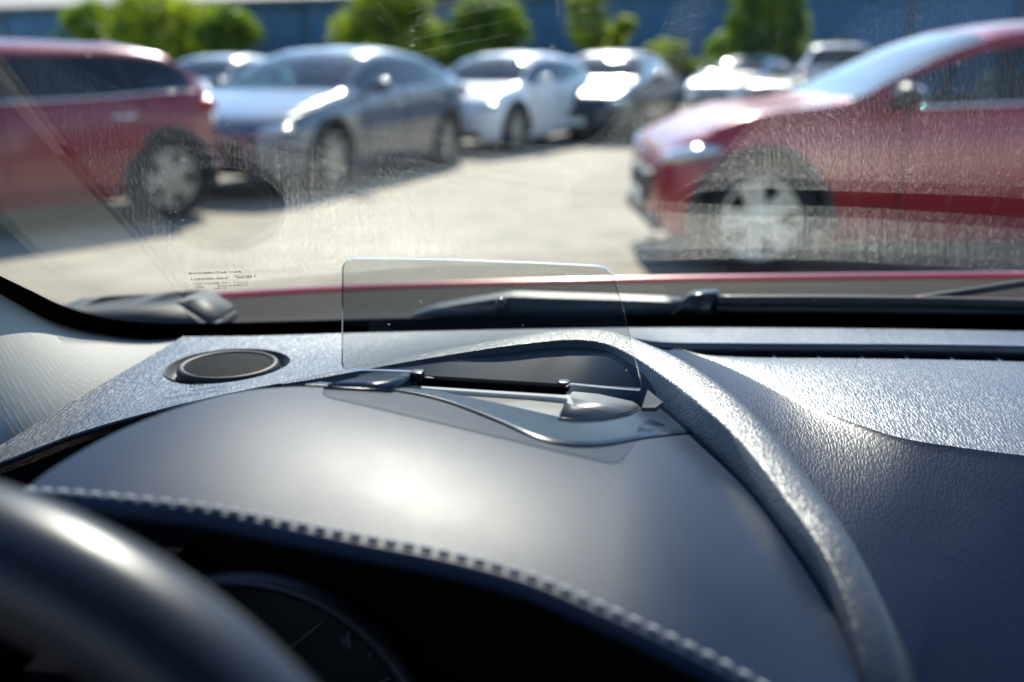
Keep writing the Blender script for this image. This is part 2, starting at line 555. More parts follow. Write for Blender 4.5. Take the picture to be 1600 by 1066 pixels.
P_SEDAN = dict(L=4.75, W=1.84,
    bot=[(0, .30), (.15, .22), (.6, .19), (4.2, .19), (4.6, .25), (4.75, .34)],
    deck=[(0, .50), (.05, .62), (.2, .72), (.5, .79), (.9, .86), (1.3, .91), (2.2, .95), (3.2, .98), (4.0, 1.01), (4.5, 1.0), (4.66, .93), (4.75, .72)],
    roof=[(0, .52), (.05, .64), (.2, .75), (.5, .83), (.9, .91), (1.28, .975), (1.6, 1.13), (2.0, 1.31), (2.35, 1.40), (2.8, 1.43), (3.3, 1.40), (3.75, 1.29), (4.15, 1.13), (4.4, 1.045), (4.6, 1.02), (4.68, .95), (4.75, .74)],
    hw=[(0, .50), (.05, .66), (.15, .77), (.4, .87), (.9, .915), (1.5, .92), (3.2, .92), (4.0, .90), (4.45, .84), (4.65, .74), (4.75, .58)],
    ws=(1.33, 2.15), rw=(3.55, 4.33), side=(1.55, 4.0), pillars=((2.52, 2.60), (3.52, 3.58)), ax=(.93, 3.78))
P_WAGON = dict(L=4.85, W=1.86,
    bot=[(0, .30), (.15, .24), (.6, .21), (4.3, .21), (4.7, .27), (4.85, .36)],
    deck=[(0, .52), (.05, .66), (.2, .78), (.5, .85), (.9, .92), (1.3, .97), (2.2, .99), (3.2, 1.01), (4.2, 1.05), (4.6, 1.05), (4.78, .98), (4.85, .76)],
    roof=[(0, .54), (.05, .69), (.2, .81), (.5, .89), (.9, .97), (1.25, 1.03), (1.6, 1.19), (2.0, 1.36), (2.35, 1.44), (2.9, 1.47), (3.5, 1.46), (4.05, 1.40), (4.35, 1.30), (4.6, 1.15), (4.75, 1.03), (4.80, .97), (4.85, .78)],
    hw=[(0, .5), (.05, .66), (.15, .78), (.4, .88), (.9, .92), (1.5, .93), (3.4, .93), (4.2, .91), (4.6, .86), (4.78, .78), (4.85, .62)],
    ws=(1.3, 2.15), rw=(4.18, 4.68), side=(1.5, 4.42), pillars=((2.45, 2.53), (3.5, 3.56)), ax=(.95, 3.8))
P_HATCH = dict(L=4.0, W=1.74,
    bot=[(0, .30), (.15, .22), (.6, .19), (3.5, .19), (3.85, .25), (4.0, .34)],
    deck=[(0, .52), (.05, .66), (.15, .77), (.4, .86), (.7, .91), (1.1, .97), (2.0, 1.0), (3.0, 1.03), (3.6, 1.04), (3.9, 1.0), (4.0, .78)],
    roof=[(0, .54), (.05, .68), (.15, .8), (.4, .90), (.7, .96), (.98, 1.02), (1.3, 1.2), (1.65, 1.38), (1.95, 1.47), (2.4, 1.51), (3.0, 1.49), (3.4, 1.43), (3.65, 1.31), (3.85, 1.14), (3.93, 1.02), (4.0, .8)],
    hw=[(0, .52), (.05, .66), (.15, .76), (.35, .83), (.8, .865), (1.5, .87), (2.9, .87), (3.5, .84), (3.85, .76), (4.0, .62)],
    ws=(1.02, 1.82), rw=(3.5, 3.88), side=(1.2, 3.45), pillars=((2.2, 2.28), (3.0, 3.06)), ax=(.78, 3.32))
P_SUV = dict(L=4.5, W=1.86,
    bot=[(0, .38), (.15, .30), (.6, .26), (4.0, .26), (4.3, .33), (4.5, .42)],
    deck=[(0, .62), (.05, .78), (.15, .92), (.4, 1.0), (.9, 1.05), (1.3, 1.08), (2.2, 1.1), (3.4, 1.12), (4.1, 1.14), (4.4, 1.1), (4.5, .85)],
    roof=[(0, .64), (.05, .8), (.15, .95), (.4, 1.04), (.9, 1.1), (1.2, 1.14), (1.5, 1.3), (1.85, 1.5), (2.2, 1.6), (2.7, 1.64), (3.4, 1.63), (4.0, 1.58), (4.2, 1.5), (4.36, 1.3), (4.43, 1.12), (4.5, .88)],
    hw=[(0, .56), (.05, .72), (.15, .82), (.35, .89), (.8, .92), (1.5, .93), (3.4, .93), (4.0, .91), (4.35, .86), (4.5, .72)],
    ws=(1.22, 2.02), rw=(4.1, 4.42), side=(1.42, 3.95), pillars=((2.35, 2.43), (3.3, 3.36)), ax=(.9, 3.62))

def seat_mesh():
    bm = bmesh.new()
    box(bm, 0, 0, .16, .5, .48, .16, bev=.05)
    box(bm, -.27, 0, .50, .14, .48, .62, Matrix.Rotation(radians(-14), 3, 'Y'), bev=.05)
    box(bm, -.36, 0, .90, .09, .26, .18, Matrix.Rotation(radians(-8), 3, 'Y'), bev=.035)
    return bm

def wheel_parts(R, wd, spokes):
    bt = bmesh.new()
    prof = [(R * .70, -wd/2), (R * .93, -wd/2), (R * .985, -wd*.40), (R, -wd*.25), (R, wd*.25), (R * .985, wd*.40), (R * .93, wd/2), (R * .70, wd/2)]
    lathe(bt, prof, 40, Matrix.Rotation(pi/2, 4, 'X'), close=True)
    br = bmesh.new()
    m = Matrix.Rotation(pi/2, 4, 'X')
    lathe(br, [(R*.71, -wd*.46), (R*.71, wd*.46), (R*.66, wd*.46), (R*.64, wd*.30), (R*.64, -wd*.46)], 40, m, close=True)
    for k in range(spokes):
        a = 2 * pi * k / spokes
        for da in (-.13, .13):
            tmp = Matrix.Rotation(a, 3, 'Y')
            p0 = tmp @ Vector((.07 * cos(da), 0, .07 * sin(da) * 3)); p1 = tmp @ Vector((R * .66 * cos(da * 1.3), 0, R * .66 * sin(da * 1.3)))
            md = (p0 + p1) / 2; d = p1 - p0
            for sy in (-1, 1):
                box(br, md.x, sy * wd * .36, md.z, d.length, .03, .055, Matrix.Rotation(-atan2(d.z, d.x), 3, 'Y'))
    for sy in (-1, 1):
        lathe(br, [(.001, .02), (.075, .015), (.085, -.02)], 20, Matrix.Translation((0, sy * wd * .36, 0)) @ Matrix.Rotation(-sy * pi/2, 4, 'X'))
    bd = bmesh.new()
    lathe(bd, [(.001, 0), (R * .5, 0), (R*.5, .02)], 30, Matrix.Rotation(pi/2, 4, 'X'))
    return bt, br, bd

def make_car(P, pm, loc, heading, label, cat, group=None, zs=1.0, R=.335, spokes=5, glassmat=None, rearglass=None, mirmat=None, rimmat=None, plate=True, arch_black=False):
    """heading: ground direction the nose points to; local +x is the nose, parts in order of the body's length s"""
    root = empty('parked_car', loc, atan2(heading.y, heading.x), label=label, category=cat, group=group)
    L = P['L']; a1, a2 = P['ax']
    gm = glassmat or WINDOW; rg = rearglass or gm
    ds = .04
    ss = sorted(set([round(i * ds, 4) for i in range(int(L / ds) + 1)] + [.02, L - .02, L, L - .06] + [a for p in P['pillars'] for a in p] + [P['ws'][0], P['ws'][1], P['rw'][0], P['rw'][1]] + list(P['side'])))
    nseg = (2, 5, 4, 3, 1, 6, 3, 4)
    def section(s):
        b = smooth1(P['bot'], s); d = smooth1(P['deck'], s); r = smooth1(P['roof'], s); wd = smooth1(P['hw'], s)
        g = max(0.0, min(1.0, (r - d - .03) / .42))
        h = d - b
        cab = max(0, r - d)
        wr = wd * (.90 - .235 * g ** .8)
        k = [(wd * .90, b), (wd * .965, b + .16 * h), (wd, b + .5 * h), (wd * .985, b + .78 * h), (wd * .95, d), (wd * .925, d + min(.015, cab * .2)),
             (wr, d + cab * .86 if g > .02 else d + cab * .55), (wr * .72, d + cab * .96), (0.0, r)]
        pts = []
        for (q0, q1, n) in zip(k, k[1:], nseg):
            for i in range(n):
                t = i / n
                pts.append((q0[0] + (q1[0] - q0[0]) * t, q0[1] + (q1[1] - q0[1]) * t))
        pts.append(k[-1])
        return pts, g
    secs = [section(s) for s in ss]
    nj = len(secs[0][0])
    jb5 = sum(nseg[:5]); jb6 = sum(nseg[:6])
    def face_kind(i, j):
        s = (ss[i] + ss[i + 1]) / 2
        g = (secs[i][1] + secs[i + 1][1]) / 2
        y, z = secs[i][0][j]; y2, z2 = secs[i + 1][0][j + 1]
        zc = (z + z2) / 2 * 1.0
        if jb5 <= j < jb6 - 1 and P['side'][0] < s < P['side'][1] and g > .12:
            for p0, p1 in P['pillars']:
                if p0 < s < p1: return 'pillar'
            return 'side_rear' if s > P['pillars'][0][1] else 'side'
        if j >= jb6 and P['ws'][0] < s < P['ws'][1]: return 'front'
        if j >= jb6 and P['rw'][0] < s < P['rw'][1]: return 'back'
        if j < sum(nseg[:4]):
            zz = (secs[i][0][j][1] + secs[i + 1][0][j + 1][1]) / 2 * zs
            for a in (a1, a2):
                if (s - a) ** 2 + (zz - R) ** 2 < (R + .055) ** 2: return 'cut'
        return 'body'
    meshes = {k: bmesh.new() for k in ('body', 'front', 'back', 'side', 'side_rear', 'pillar')}
    halves = {}
    for sgn in (1, -1):
        for key in meshes:
            rows = [[Vector((L / 2 - ss[i], sgn * yz[0], yz[1] * zs)) for yz in secs[i][0]] for i in range(len(ss))]
            bmx = meshes[key]
            vcache = {}
            def V(i, j):
                if (i, j) not in vcache: vcache[(i, j)] = bmx.verts.new(rows[i][j])
                return vcache[(i, j)]
            for i in range(len(ss) - 1):
                for j in range(nj - 1):
                    if face_kind(i, j) == key:
                        bmx.faces.new((V(i, j), V(i, j + 1), V(i + 1, j + 1), V(i + 1, j)))
            if key == 'body':
                # nose and tail closings
                for i in (0, len(ss) - 1):
                    c0 = bmx.verts.new((rows[i][0].x, 0, rows[i][0].z)); vs = [V(i, j) for j in range(nj)]
                    prev = vs[0]
                    for q in vs[1:]:
                        bmx.faces.new((c0, prev, q)); prev = q
    for key in meshes:
        bmesh.ops.remove_doubles(meshes[key], verts=meshes[key].verts[:], dist=.0005)
    obj('body', meshes['body'], pm, root)
    for sgn in (1, -1):
        for p0, p1 in P['pillars']:
            b2 = meshes['pillar'].copy()
            bmesh.ops.delete(b2, geom=[f for f in b2.faces if f.calc_center_median().y * sgn < 0 or not (p0 < L/2 - f.calc_center_median().x < p1)], context='FACES')
            obj('pillar_cover', b2, DARKP, root)
    meshes['pillar'].free()
    obj('windscreen', meshes['front'], gm, root)
    obj('rear_window', meshes['back'], rg, root)
    # side glass split into its two sides
    for key, mt in (('side', gm), ('side_rear', rg)):
        src = meshes[key]
        for sgn in (1, -1):
            b2 = src.copy()
            bmesh.ops.delete(b2, geom=[f for f in b2.faces if f.calc_center_median().y * sgn < 0], context='FACES')
            obj('side_window', b2, mt, root)
        src.free()
    # underbody and cabin floor
    bm = bmesh.new(); box(bm, 0, 0, .27 * zs, L * .9, P['W'] * .80, .1)
    obj('floor_pan', bm, LINER, root, smooth=False)
    # wheels with arches
    bt, br, bd = wheel_parts(R, .215, spokes)
    mt_, mr_, md_ = (bpy.data.meshes.new(n) for n in ('tyre', 'rim', 'brake_disc'))
    for b, m_, ma in ((bt, mt_, TYRE), (br, mr_, rimmat or ALLOY), (bd, md_, LINER)):
        bmesh.ops.recalc_face_normals(b, faces=b.faces[:]); b.to_mesh(m_); b.free(); m_.materials.append(ma)
    for p in mt_.polygons: p.use_smooth = True
    for a in (a1, a2):
        for sgn in (1, -1):
            wdt = smooth1(P['hw'], a)
            we = empty('wheel', (L / 2 - a, sgn * (wdt - .125), R)); we.parent = root
            for m_, nm in ((mt_, 'tyre'), (mr_, 'rim'), (md_, 'brake_disc')):
                o = bpy.data.objects.new(nm, m_); COL.objects.link(o); o.parent = we
            # arch lip and liner, one piece
            bm = bmesh.new()
            nA = 26; rings = []
            for k in range(nA + 1):
                an = -radians(12) + (pi + radians(24)) * k / nA
                cx, cz = cos(an), sin(an)
                ro, ri = R + .095, R + .035
                rings.append([bm.verts.new((L/2 - a + cx * rr, sgn * yy, max(.17, R + cz * rr))) for rr, yy in
                              ((ro, wdt - .05), (ro, wdt * .995 + .001), (ro - .02, wdt + .006), (ri, wdt + .004), (ri, wdt - .30))])
            for r0, r1 in zip(rings, rings[1:]):
                for q in range(4):
                    bm.faces.new((r0[q], r0[q+1], r1[q+1], r1[q]))
            obj('wheel_arch', bm, LINER if arch_black else DARKP, root)
    # lamps, grille, plates, mirrors, handles
    zd = lambda s: smooth1(P['deck'], s) * zs
    for sgn in (1, -1):
        bm = bmesh.new(); s0 = .22
        wv = smooth1(P['hw'], s0)
        ellipsoid(bm, (L/2 - s0, sgn * (wv - .13), zd(s0) - .085), (.20, .17, .065), Matrix.Rotation(sgn * radians(-38), 3, 'Z') @ Matrix.Rotation(radians(10), 3, 'Y'))
        obj('headlight', bm, LAMPG, root)
        bm = bmesh.new(); s1 = L - .17
        wv = smooth1(P['hw'], s1)
        ellipsoid(bm, (L/2 - s1, sgn * (wv - .10), zd(L - .25) - .10), (.16, .15, .075), Matrix.Rotation(sgn * radians(35), 3, 'Z'))
        obj('tail_light', bm, LAMPR, root)
        bm = bmesh.new(); sm = P['ws'][0] + P.get('mir', .42)
        wv = smooth1(P['hw'], sm); zb = smooth1(P['deck'], sm) * zs
        ellipsoid(bm, (L/2 - sm, sgn * (wv + .10), zb + .085), (.075, .115, .075))
        tube(bm, [(L/2 - sm, sgn * (wv * .92), zb + .03), (L/2 - sm, sgn * (wv + .05), zb + .06)], .03, 8)
        mo = obj('wing_mirror', bm, mirmat or pm, root)
        bm = bmesh.new(); ellipsoid(bm, (L/2 - sm - .066, sgn * (wv + .10), zb + .085), (.014, .095, .058))
        obj('mirror_glass', bm, MIRG, mo)
        for sh in (P['pillars'][0][0] - .12, P['pillars'][1][0] - .08):
            bm = bmesh.new(); wv = smooth1(P['hw'], sh); zh = smooth1(P['deck'], sh) * zs - .14
            tube(bm, [(L/2 - sh - .10, sgn * (wv * .965), zh), (L/2 - sh - .08, sgn * (wv * .965 + .035), zh), (L/2 - sh + .08, sgn * (wv * .965 + .035), zh), (L/2 - sh + .10, sgn * (wv * .965), zh)], .014, 8)
            obj('door_handle', bm, CHROME, root)
    for sgn in (1, -1):
        bm = bmesh.new()
        s_a, s_b = P['side'][0] + .1, P['side'][1] - .1
        tube(bm, [(L/2 - q, sgn * (smooth1(P['hw'], q) * .935 + .004), smooth1(P['deck'], q) * zs + .012) for q in [s_a + (s_b - s_a) * k / 14 for k in range(15)]], .010, 8)
        obj('glint_trim', bm, CHROME, root)  # chrome strip added along the belt line to catch sun glints
        for q in (P['ws'][0] + .28, P['pillars'][0][0] + .04, P['side'][1] - .52):
            bm = bmesh.new(); sp_ = section(q)[0]
            tube(bm, [(L/2 - q, sgn * (yy + .0005), zz * zs) for yy, zz in sp_[3:sum(nseg[:5])]], .007, 6)
            obj('door_seam', bm, LINER, root)
    bm = bmesh.new(); sa = P['rw'][0] - .18
    ellipsoid(bm, (L/2 - sa, 0, smooth1(P['roof'], sa) * zs + .01), (.09, .022, .055))
    obj('glint_fin', bm, pm, root)  # small convex fin, added for a glint on the roof
    bm = bmesh.new(); ellipsoid(bm, (L/2 + .005, 0, zd(.12) - .09), (.02, .065, .05))
    obj('glint_emblem', bm, CHROME, root)  # chrome bump added on the nose for another sun glint
    bm = bmesh.new(); zg = .5 * (smooth1(P['bot'], .1) + smooth1(P['deck'], .1)) * zs
    box(bm, L/2 - .035, 0, zg + .02, .10, .9, .17, bev=.03)
    for k in range(4): box(bm, L/2 + .018, 0, zg - .04 + k * .04, .012, .86, .008)
    obj('grille', bm, DARKP, root, smooth=False)
    bm = bmesh.new(); box(bm, L/2 - .05, 0, smooth1(P['bot'], .1) * zs + .05, .14, 1.25, .10, bev=.03)
    obj('bumper_insert', bm, DARKP, root, smooth=False)
    bm = bmesh.new()
    box(bm, -L/2 + .05, 0, smooth1(P['bot'], L - .1) * zs + .06, .14, 1.25, .13, bev=.03)
    obj('bumper_insert', bm, DARKP, root, smooth=False)
    bm = bmesh.new(); box(bm, L/2 + .03, 0, zg - .1, .012, .5, .105, bev=.004)
    obj('number_plate', bm, PLATE, root, smooth=False)
    bm = bmesh.new(); box(bm, -L/2 - .012, 0, zd(L - .3) - .32, .03, .5, .105, bev=.004)
    obj('number_plate', bm, PLATE, root, smooth=False)
    # seats
    sb = seat_mesh(); ms = bpy.data.meshes.new('seat'); bmesh.ops.recalc_face_normals(sb, faces=sb.faces[:]); sb.to_mesh(ms); sb.free(); ms.materials.append(CABIN)
    for sx in (P['pillars'][0][0] - .1, P['pillars'][1][0] - .12):
        for sgn in (1, -1):
            o = bpy.data.objects.new('seat', ms); COL.objects.link(o); o.parent = root
            o.location = (L/2 - sx, sgn * .37, .33 * zs); o.scale = (1, 1, zs * .98)
    bm = bmesh.new(); sd0 = P['ws'][0] + .35
    box(bm, L/2 - sd0, 0, zd(sd0) - .12, .5, P['W'] * .78, .2, bev=.06)
    obj('dashboard', bm, CABIN, root)
    return root

def hd(dx, dd):
    """ground direction from a sideways and a forward amount as seen by the lens"""
    f = Vector((-sin(YAW), cos(YAW), 0))
    return (RGT * dx + f * dd).normalized()

RED1 = paint('deep_red_paint', (.20, .001, .014), .15, .25, .55)
RED2 = paint('bright_red_paint', (.30, .0008, .008), .15, .25, .5)
SILV = paint('silver_blue_paint', (.085, .095, .118), .3, .28)
WHITE = paint('white_paint', (.74, .75, .76), 0, .3)
WHITE2 = paint('pearl_white_paint', (.46, .47, .48), .1, .32)
GREY = paint('dark_grey_paint', (.014, .02, .034), .0, .3, .5)

def place(P, px, d, h, ref_s):
    """base point of a car whose centreline at length s stands at column px, d metres away"""
    return ground(px, d) - h * (P['L'] / 2 - ref_s)

def short_nose(P, tab):
    f = lambda x: lerp1(tab, x)
    Q = dict(P)
    for n in ('bot', 'deck', 'roof', 'hw'): Q[n] = [(f(x), y) for x, y in P[n]]
    Q['L'] = f(P['L']); Q['ax'] = (f(P['ax'][0]) + .01, f(P['ax'][1]))
    for n in ('ws', 'rw', 'side'): Q[n] = tuple(f(x) for x in P[n])
    Q['pillars'] = tuple(tuple(f(x) for x in p) for p in P['pillars'])
    Q['mir'] = .22
    return Q
P_SHORT = short_nose(P_SEDAN, [(0, 0), (.95, .60), (1.33, 1.13), (5, 4.80)])

P_TAIL = short_nose(P_WAGON, [(0, 0), (3.8, 3.8), (4.85, 4.36)])
P_TAIL.pop('mir')
h1 = hd(-.64, -.77)
make_car(P_TAIL, RED1, place(P_TAIL, 185, 8.75, h1, P_TAIL['ax'][1]), h1, 'dark red estate car at the left edge with dark tinted rear side glass', 'car', zs=.97, rearglass=PRIVACY)
h2 = hd(-.34, -.94)
make_car(P_SEDAN, SILV, place(P_SEDAN, 408, 10.3, h2, P_SEDAN['ax'][0]), h2, 'silver grey saloon car nosing out beside the red estate', 'car', zs=1.0)
h3 = hd(-.45, -.89)
make_car(P_HATCH, WHITE, place(P_HATCH, 730, 14.9, h3, P_HATCH['ax'][0]), h3, 'white hatchback parked between the silver saloon and the dark grey car', 'car', zs=.94)
h4 = hd(-.35, -.93)
make_car(P_SEDAN, GREY, place(P_SEDAN, 940, 18.0, h4, 2.0), h4, 'dark grey saloon car parked right of the white hatchback', 'car', zs=1.02)
h5 = hd(-.25, -.96)
make_car(P_HATCH, WHITE2, place(P_HATCH, 330, 19.0, h5, 1.5), h5, 'small white car half hidden between the red estate and the silver saloon', 'car', zs=.93)
h6 = hd(-.55, -.83)
make_car(P_SEDAN, WHITE, place(P_SEDAN, 1135, 27.0, h6, 1.4), h6, 'white saloon car far back under the tall green tree', 'car')
h7 = hd(.18, .98)
make_car(P_SUV, WHITE2, place(P_SUV, 1297, 22.5, h7, 4.4), h7, 'white SUV seen from behind with dark rear window and red lamps', 'car', rearglass=PRIVACY, zs=1.03)
h9 = hd(-.6, -.8)
make_car(P_SEDAN, SILV, place(P_SEDAN, 1215, 25.5, h9, .6), h9, 'silver car with glaring windscreen between the white saloon and the white SUV', 'car')
h8 = hd(-1, -.01)
make_car(P_SHORT, RED2, place(P_SHORT, 1137, 6.8, h8, P_SHORT['ax'][0]), h8, 'bright red saloon car on the right, its front wheel and bonnet in view', 'car', zs=1.06, spokes=5, R=.345, mirmat=DARKP, rimmat=ALLOYB)

# ==================================================================  THE CAR WE SIT IN
own = empty('car', (0, 0, 0), 0, label='red car seen from its driving seat: black grained dashboard, sloping windscreen, flip-up display glass', category='car')

SAG = .004
PAD = leather('grained_black_leather', (.016, .023, .04), .35, 320, .30, .0007, (1.3, .4, 1), spec=.75, wrinkle=.5)  # blue in this and the next leathers imitates reflected sky
PADS = leather('glareless_black_leather', (.012, .020, .042), .34, 330, .16, .0007, (1.25, .45, 1), spec=.13, wrinkle=.4)  # copy of the pad leather with the sun glare held back for the slope
ROLL = leather('roll_leather', (.016, .022, .034), .40, 380, .40, .0006, spec=.55)
HOODL = leather('smooth_black_leather', (.011, .021, .044), .42, 620, .12, .0003, spec=.11, wrinkle=.5)
SATIN = plain('satin_black_plastic', (.018, .030, .048), .24, .12, bump=.04, bscale=900)  # bluish base stands in for sky reflected on black plastic
PALE = plain('lit_grey_plastic', (.09, .092, .095), .38, .3, bump=.05, bscale=900)  # lighter grey, with the glare on the right bracket put into it
GLOSSB = plain('gloss_black', (.006, .006, .007), .25)
BLACK = plain('matt_black', (.004, .004, .005), 1.0, .0)
COWLM = plain('cowl_plastic', (.010, .0105, .011), .75, .08, noise=.3, bump=.15, bscale=500)
RUB = plain('wiper_rubber', (.012, .012, .014), .5)
ARMP = plain('wiper_arm_paint', (.055, .06, .066), .45, .35)
TRIM = None

# windscreen surface: y-z slope, bowed across the car
A_WS = radians(25.0)
XC = .275
def yb(x): return .95 - .30 * (x - XC) ** 2
ZB = .986 + DZ
def gfun(p): return (p.y - yb(p.x)) * sin(A_WS) + (p.z - ZB) * cos(A_WS)
def on_glass(px, py, off=0.0):
    r = ray(px, py); a, b = .05, 3.0
    for _ in range(60):
        m = (a + b) / 2
        if gfun(C + r * m) < -off: a = m
        else: b = m
    return C + r * a
def gp_(x, s, off=0.0):
    """point of the glass: x across, s metres up the slope, off inwards"""
    return Vector((x, yb(x) - s * cos(A_WS) - off * sin(A_WS), ZB + s * sin(A_WS) - off * cos(A_WS)))
def s_of(p): return (p.z - ZB) / sin(A_WS)

edge_px = [(-160, 385), (0, 466), (60, 494), (105, 514), (160, 526), (210, 532), (280, 534)]
edge = [on_glass(*q) for q in edge_px]
# left border of the glass as x over s, extended upwards
eb = sorted([(s_of(p), p.x) for p in edge])
k_up = (eb[-1][1] - eb[-3][1]) / (eb[-1][0] - eb[-3][0])
k_up = max(-.15, min(.25, k_up))
eb.append((1.0, eb[-1][1] + .12 * (1.0 - eb[-1][0])))
def x_left(s): return lerp1(eb, s) - .012
S0, S1 = -.05, .95
bm = bmesh.new()
rows_o, rows_i = [], []
for j in range(41):
    s = S0 + (S1 - S0) * j / 40
    xl = x_left(max(s, eb[0][0])); xr = 2 * XC - xl
    rows_i.append([gp_(xl + (xr - xl) * i / 48, s, 0) for i in range(49)])
    rows_o.append([gp_(xl + (xr - xl) * i / 48, s, -.005) for i in range(49)])
vi = grid_faces(bm, rows_i); vo_ = grid_faces(bm, rows_o)
for seq in ([(0, i) for i in range(49)], [(40, i) for i in range(49)], [(j, 0) for j in range(41)], [(j, 48) for j in range(41)]):
    for q0, q1 in zip(seq, seq[1:]):
        bm.faces.new((vi[q0[0]][q0[1]], vi[q1[0]][q1[1]], vo_[q1[0]][q1[1]], vo_[q0[0]][q0[1]]))
WSG = glass('windscreen_glass', (.94, .957, .93), dust=.0006, speck=.3, refl=.42)
ws = obj('windscreen', bm, WSG, own)

# black ceramic border: inner boundary traced along the visible edge of the band
inner_px = [(-160, 352), (0, 431), (50, 455), (94, 476), (140, 491), (175, 499), (245, 505), (330, 505), (535, 500), (780, 494), (1000, 488), (1300, 488), (1620, 492), (1760, 495)]
bm = bmesh.new()
ic = catmull([on_glass(a, b, .0015) for a, b in inner_px], 150)
oc = []
for p in ic:
    s = s_of(p)
    oc.append(p)
lowp = catmull([on_glass(-175, 378, .0015), on_glass(0, 470, .0015), on_glass(105, 519, .0015), on_glass(175, 536, .0015), on_glass(260, 545, .0015), on_glass(400, 548, .0015), on_glass(535, 545, .0015),
                on_glass(780, 540, .0015), on_glass(1000, 535, .0015), on_glass(1300, 536, .0015), on_glass(1620, 540, .0015), on_glass(1760, 545, .0015)], 150)
for r in range(1):
    grid_faces(bm, [ic, [a.lerp(b, .5) for a, b in zip(ic, lowp)], lowp])
# dotted fade along the band
gx = Vector((1, 0, 0))
gs = Vector((0, -cos(A_WS), sin(A_WS)))
dots = catmull([on_glass(a, b, .0015) for a, b in inner_px], 520)
for row, (off, rr) in enumerate(((.0022, .0011), (.0046, .0008), (.0068, .0005))):
    for k, p in enumerate(dots[:-1]):
        t = (dots[k + 1] - p).normalized()
        nrm = Vector((0, sin(A_WS), cos(A_WS))).cross(t)
        if nrm.dot(gs) < 0: nrm = -nrm
        c = p + nrm * off + (t * .0012 if row % 2 else Vector())
        bm.faces.new([bm.verts.new(c + t * (rr * cos(q)) + nrm * (rr * sin(q))) for q in [0, 1.047, 2.094, 3.1416, 4.189, 5.236]])
obj('frit_band', bm, BLACK, ws, smooth=False)

# maker's marking printed on the glass, readable from outside (so mirrored in here)
MARKM = plain('marking_print', (.03, .03, .028), .7)
def text_mesh(txt, size):
    cu = bpy.data.curves.new('t', 'FONT'); cu.body = txt; cu.size = size; cu.resolution_u = 3; cu.offset = size * .022
    o = bpy.data.objects.new('t', cu); COL.objects.link(o)
    dg = bpy.context.evaluated_depsgraph_get()
    me = bpy.data.meshes.new_from_object(o.evaluated_get(dg))
    bpy.data.objects.remove(o); bpy.data.curves.remove(cu)
    return me
bm = bmesh.new()
def mark_line(txt, size, px, py, wpx):
    """mirrored line of print whose right end stands at px"""
    me = text_mesh(txt, size)
    p0, p1 = on_glass(px, py, .002), on_glass(px - wpx, py + wpx * .035, .002)
    ux = (p1 - p0); wl_ = ux.length; ux.normalize()
    n = Vector((0, -sin(A_WS), -cos(A_WS)))
    uy = ux.cross(n).normalized()
    if uy.z < 0: uy = -uy
    wid = max(v.co.x for v in me.vertices)
    k = wl_ / wid
    m0 = len(bm.verts)
    vm = [bm.verts.new(p0 + ux * (v.co.x * k) + uy * (v.co.y * 1.45)) for v in me.vertices]
    for f in me.polygons:
        try: bm.faces.new([vm[i] for i in f.vertices])
        except ValueError: pass
    bpy.data.meshes.remove(me)
mark_line('AGC AUTOMOTIVE', .0062, 378, 426, 83)
mark_line('11', .0066, 401, 433, 9)
mark_line('E20', .0060, 390, 434, 20)
mark_line('43R-003921', .0062, 357, 436, 58)
mark_line('DOT 193 M263 AS1', .0048, 386, 442, 84)
mark_line('LAMISAFE', .0048, 387, 446, 48)
mark_line('M20', .0046, 319, 449, 14)
mark_line('2184', .0046, 354, 451, 20)
c0 = on_glass(380, 432, .002)
ux = (on_glass(370, 432, .002) - on_glass(390, 432, .002)).normalized()
for k in range(40):
    a0, a1_ = 2*pi*k/40, 2*pi*(k+1)/40
    q = [c0 + ux * (r * .0062 * cos(a)) + gs * (r * .0054 * sin(a)) for r, a in ((1, a0), (1, a1_), (.86, a1_), (.86, a0))]
    bm.faces.new([bm.verts.new(x) for x in q])
obj('glass_marking', bm, MARKM, ws, smooth=False)

# ---- bonnet, cowl, wipers (outside the glass)
crest = [PY(-60, 500, .98), PY(110, 474, 1.06), PY(300, 459, 1.12), PY(600, 442, 1.18), PY(1000, 431, 1.22), PY(1300, 427, 1.22), PY(1600, 424, 1.2), PY(1800, 424, 1.16)]
bm = bmesh.new()
cr_ = catmull(crest, 60)
rows = []
for dy, dz in ((-.015, -.0066), (-.013, -.005), (-.007, -.0012), (0, 0), (.02, -.005), (.06, -.018), (.3, -.09), (.7, -.23), (.95, -.34), (1.05, -.46), (1.08, -.62)):
    rows.append([p + Vector((0, dy, dz)) for p in cr_])
grid_faces(bm, rows)
obj('bonnet', bm, RED2, own)
bm = bmesh.new()
xs = [-.75 + 1.9 * i / 50 for i in range(51)]
rows = []
for t, z in ((-.06, .88), (.0, .90), (.05, .915)):
    rows.append([Vector((x, yb(x) + t, z + DZ - .05 * (x - XC) ** 2)) for x in xs])
cc = catmull(crest, 51)
rows.append([p + Vector((0, -.08, -.024)) for p in cc])
rows.append([p + Vector((0, -.014, -.006)) for p in cc])
rows.append([p + Vector((0, -.02, -.06)) for p in cc])
grid_faces(bm, rows)
obj('cowl_panel', bm, COWLM, own)
# corner cover at the left end of the cowl
bm = bmesh.new()
yq = .93
poly = [PY(60, 490, .90), PY(110, 487, .92), PY(190, 482, .94), PY(268, 474, .96), PY(285, 474, .955), PY(330, 505, .94), PY(330, 530, .93), PY(200, 530, .9), PY(60, 520, .87)]
prism(bm, poly, Vector((-.1, 1, -.05)).normalized(), .09)
bmesh.ops.bevel(bm, geom=bm.edges[:], offset=.004, segments=3, affect='EDGES')
obj('cowl_corner_cover', bm, plain('weathered_plastic', (.028, .031, .033), .55, .25, noise=.25, nscale=60), own)

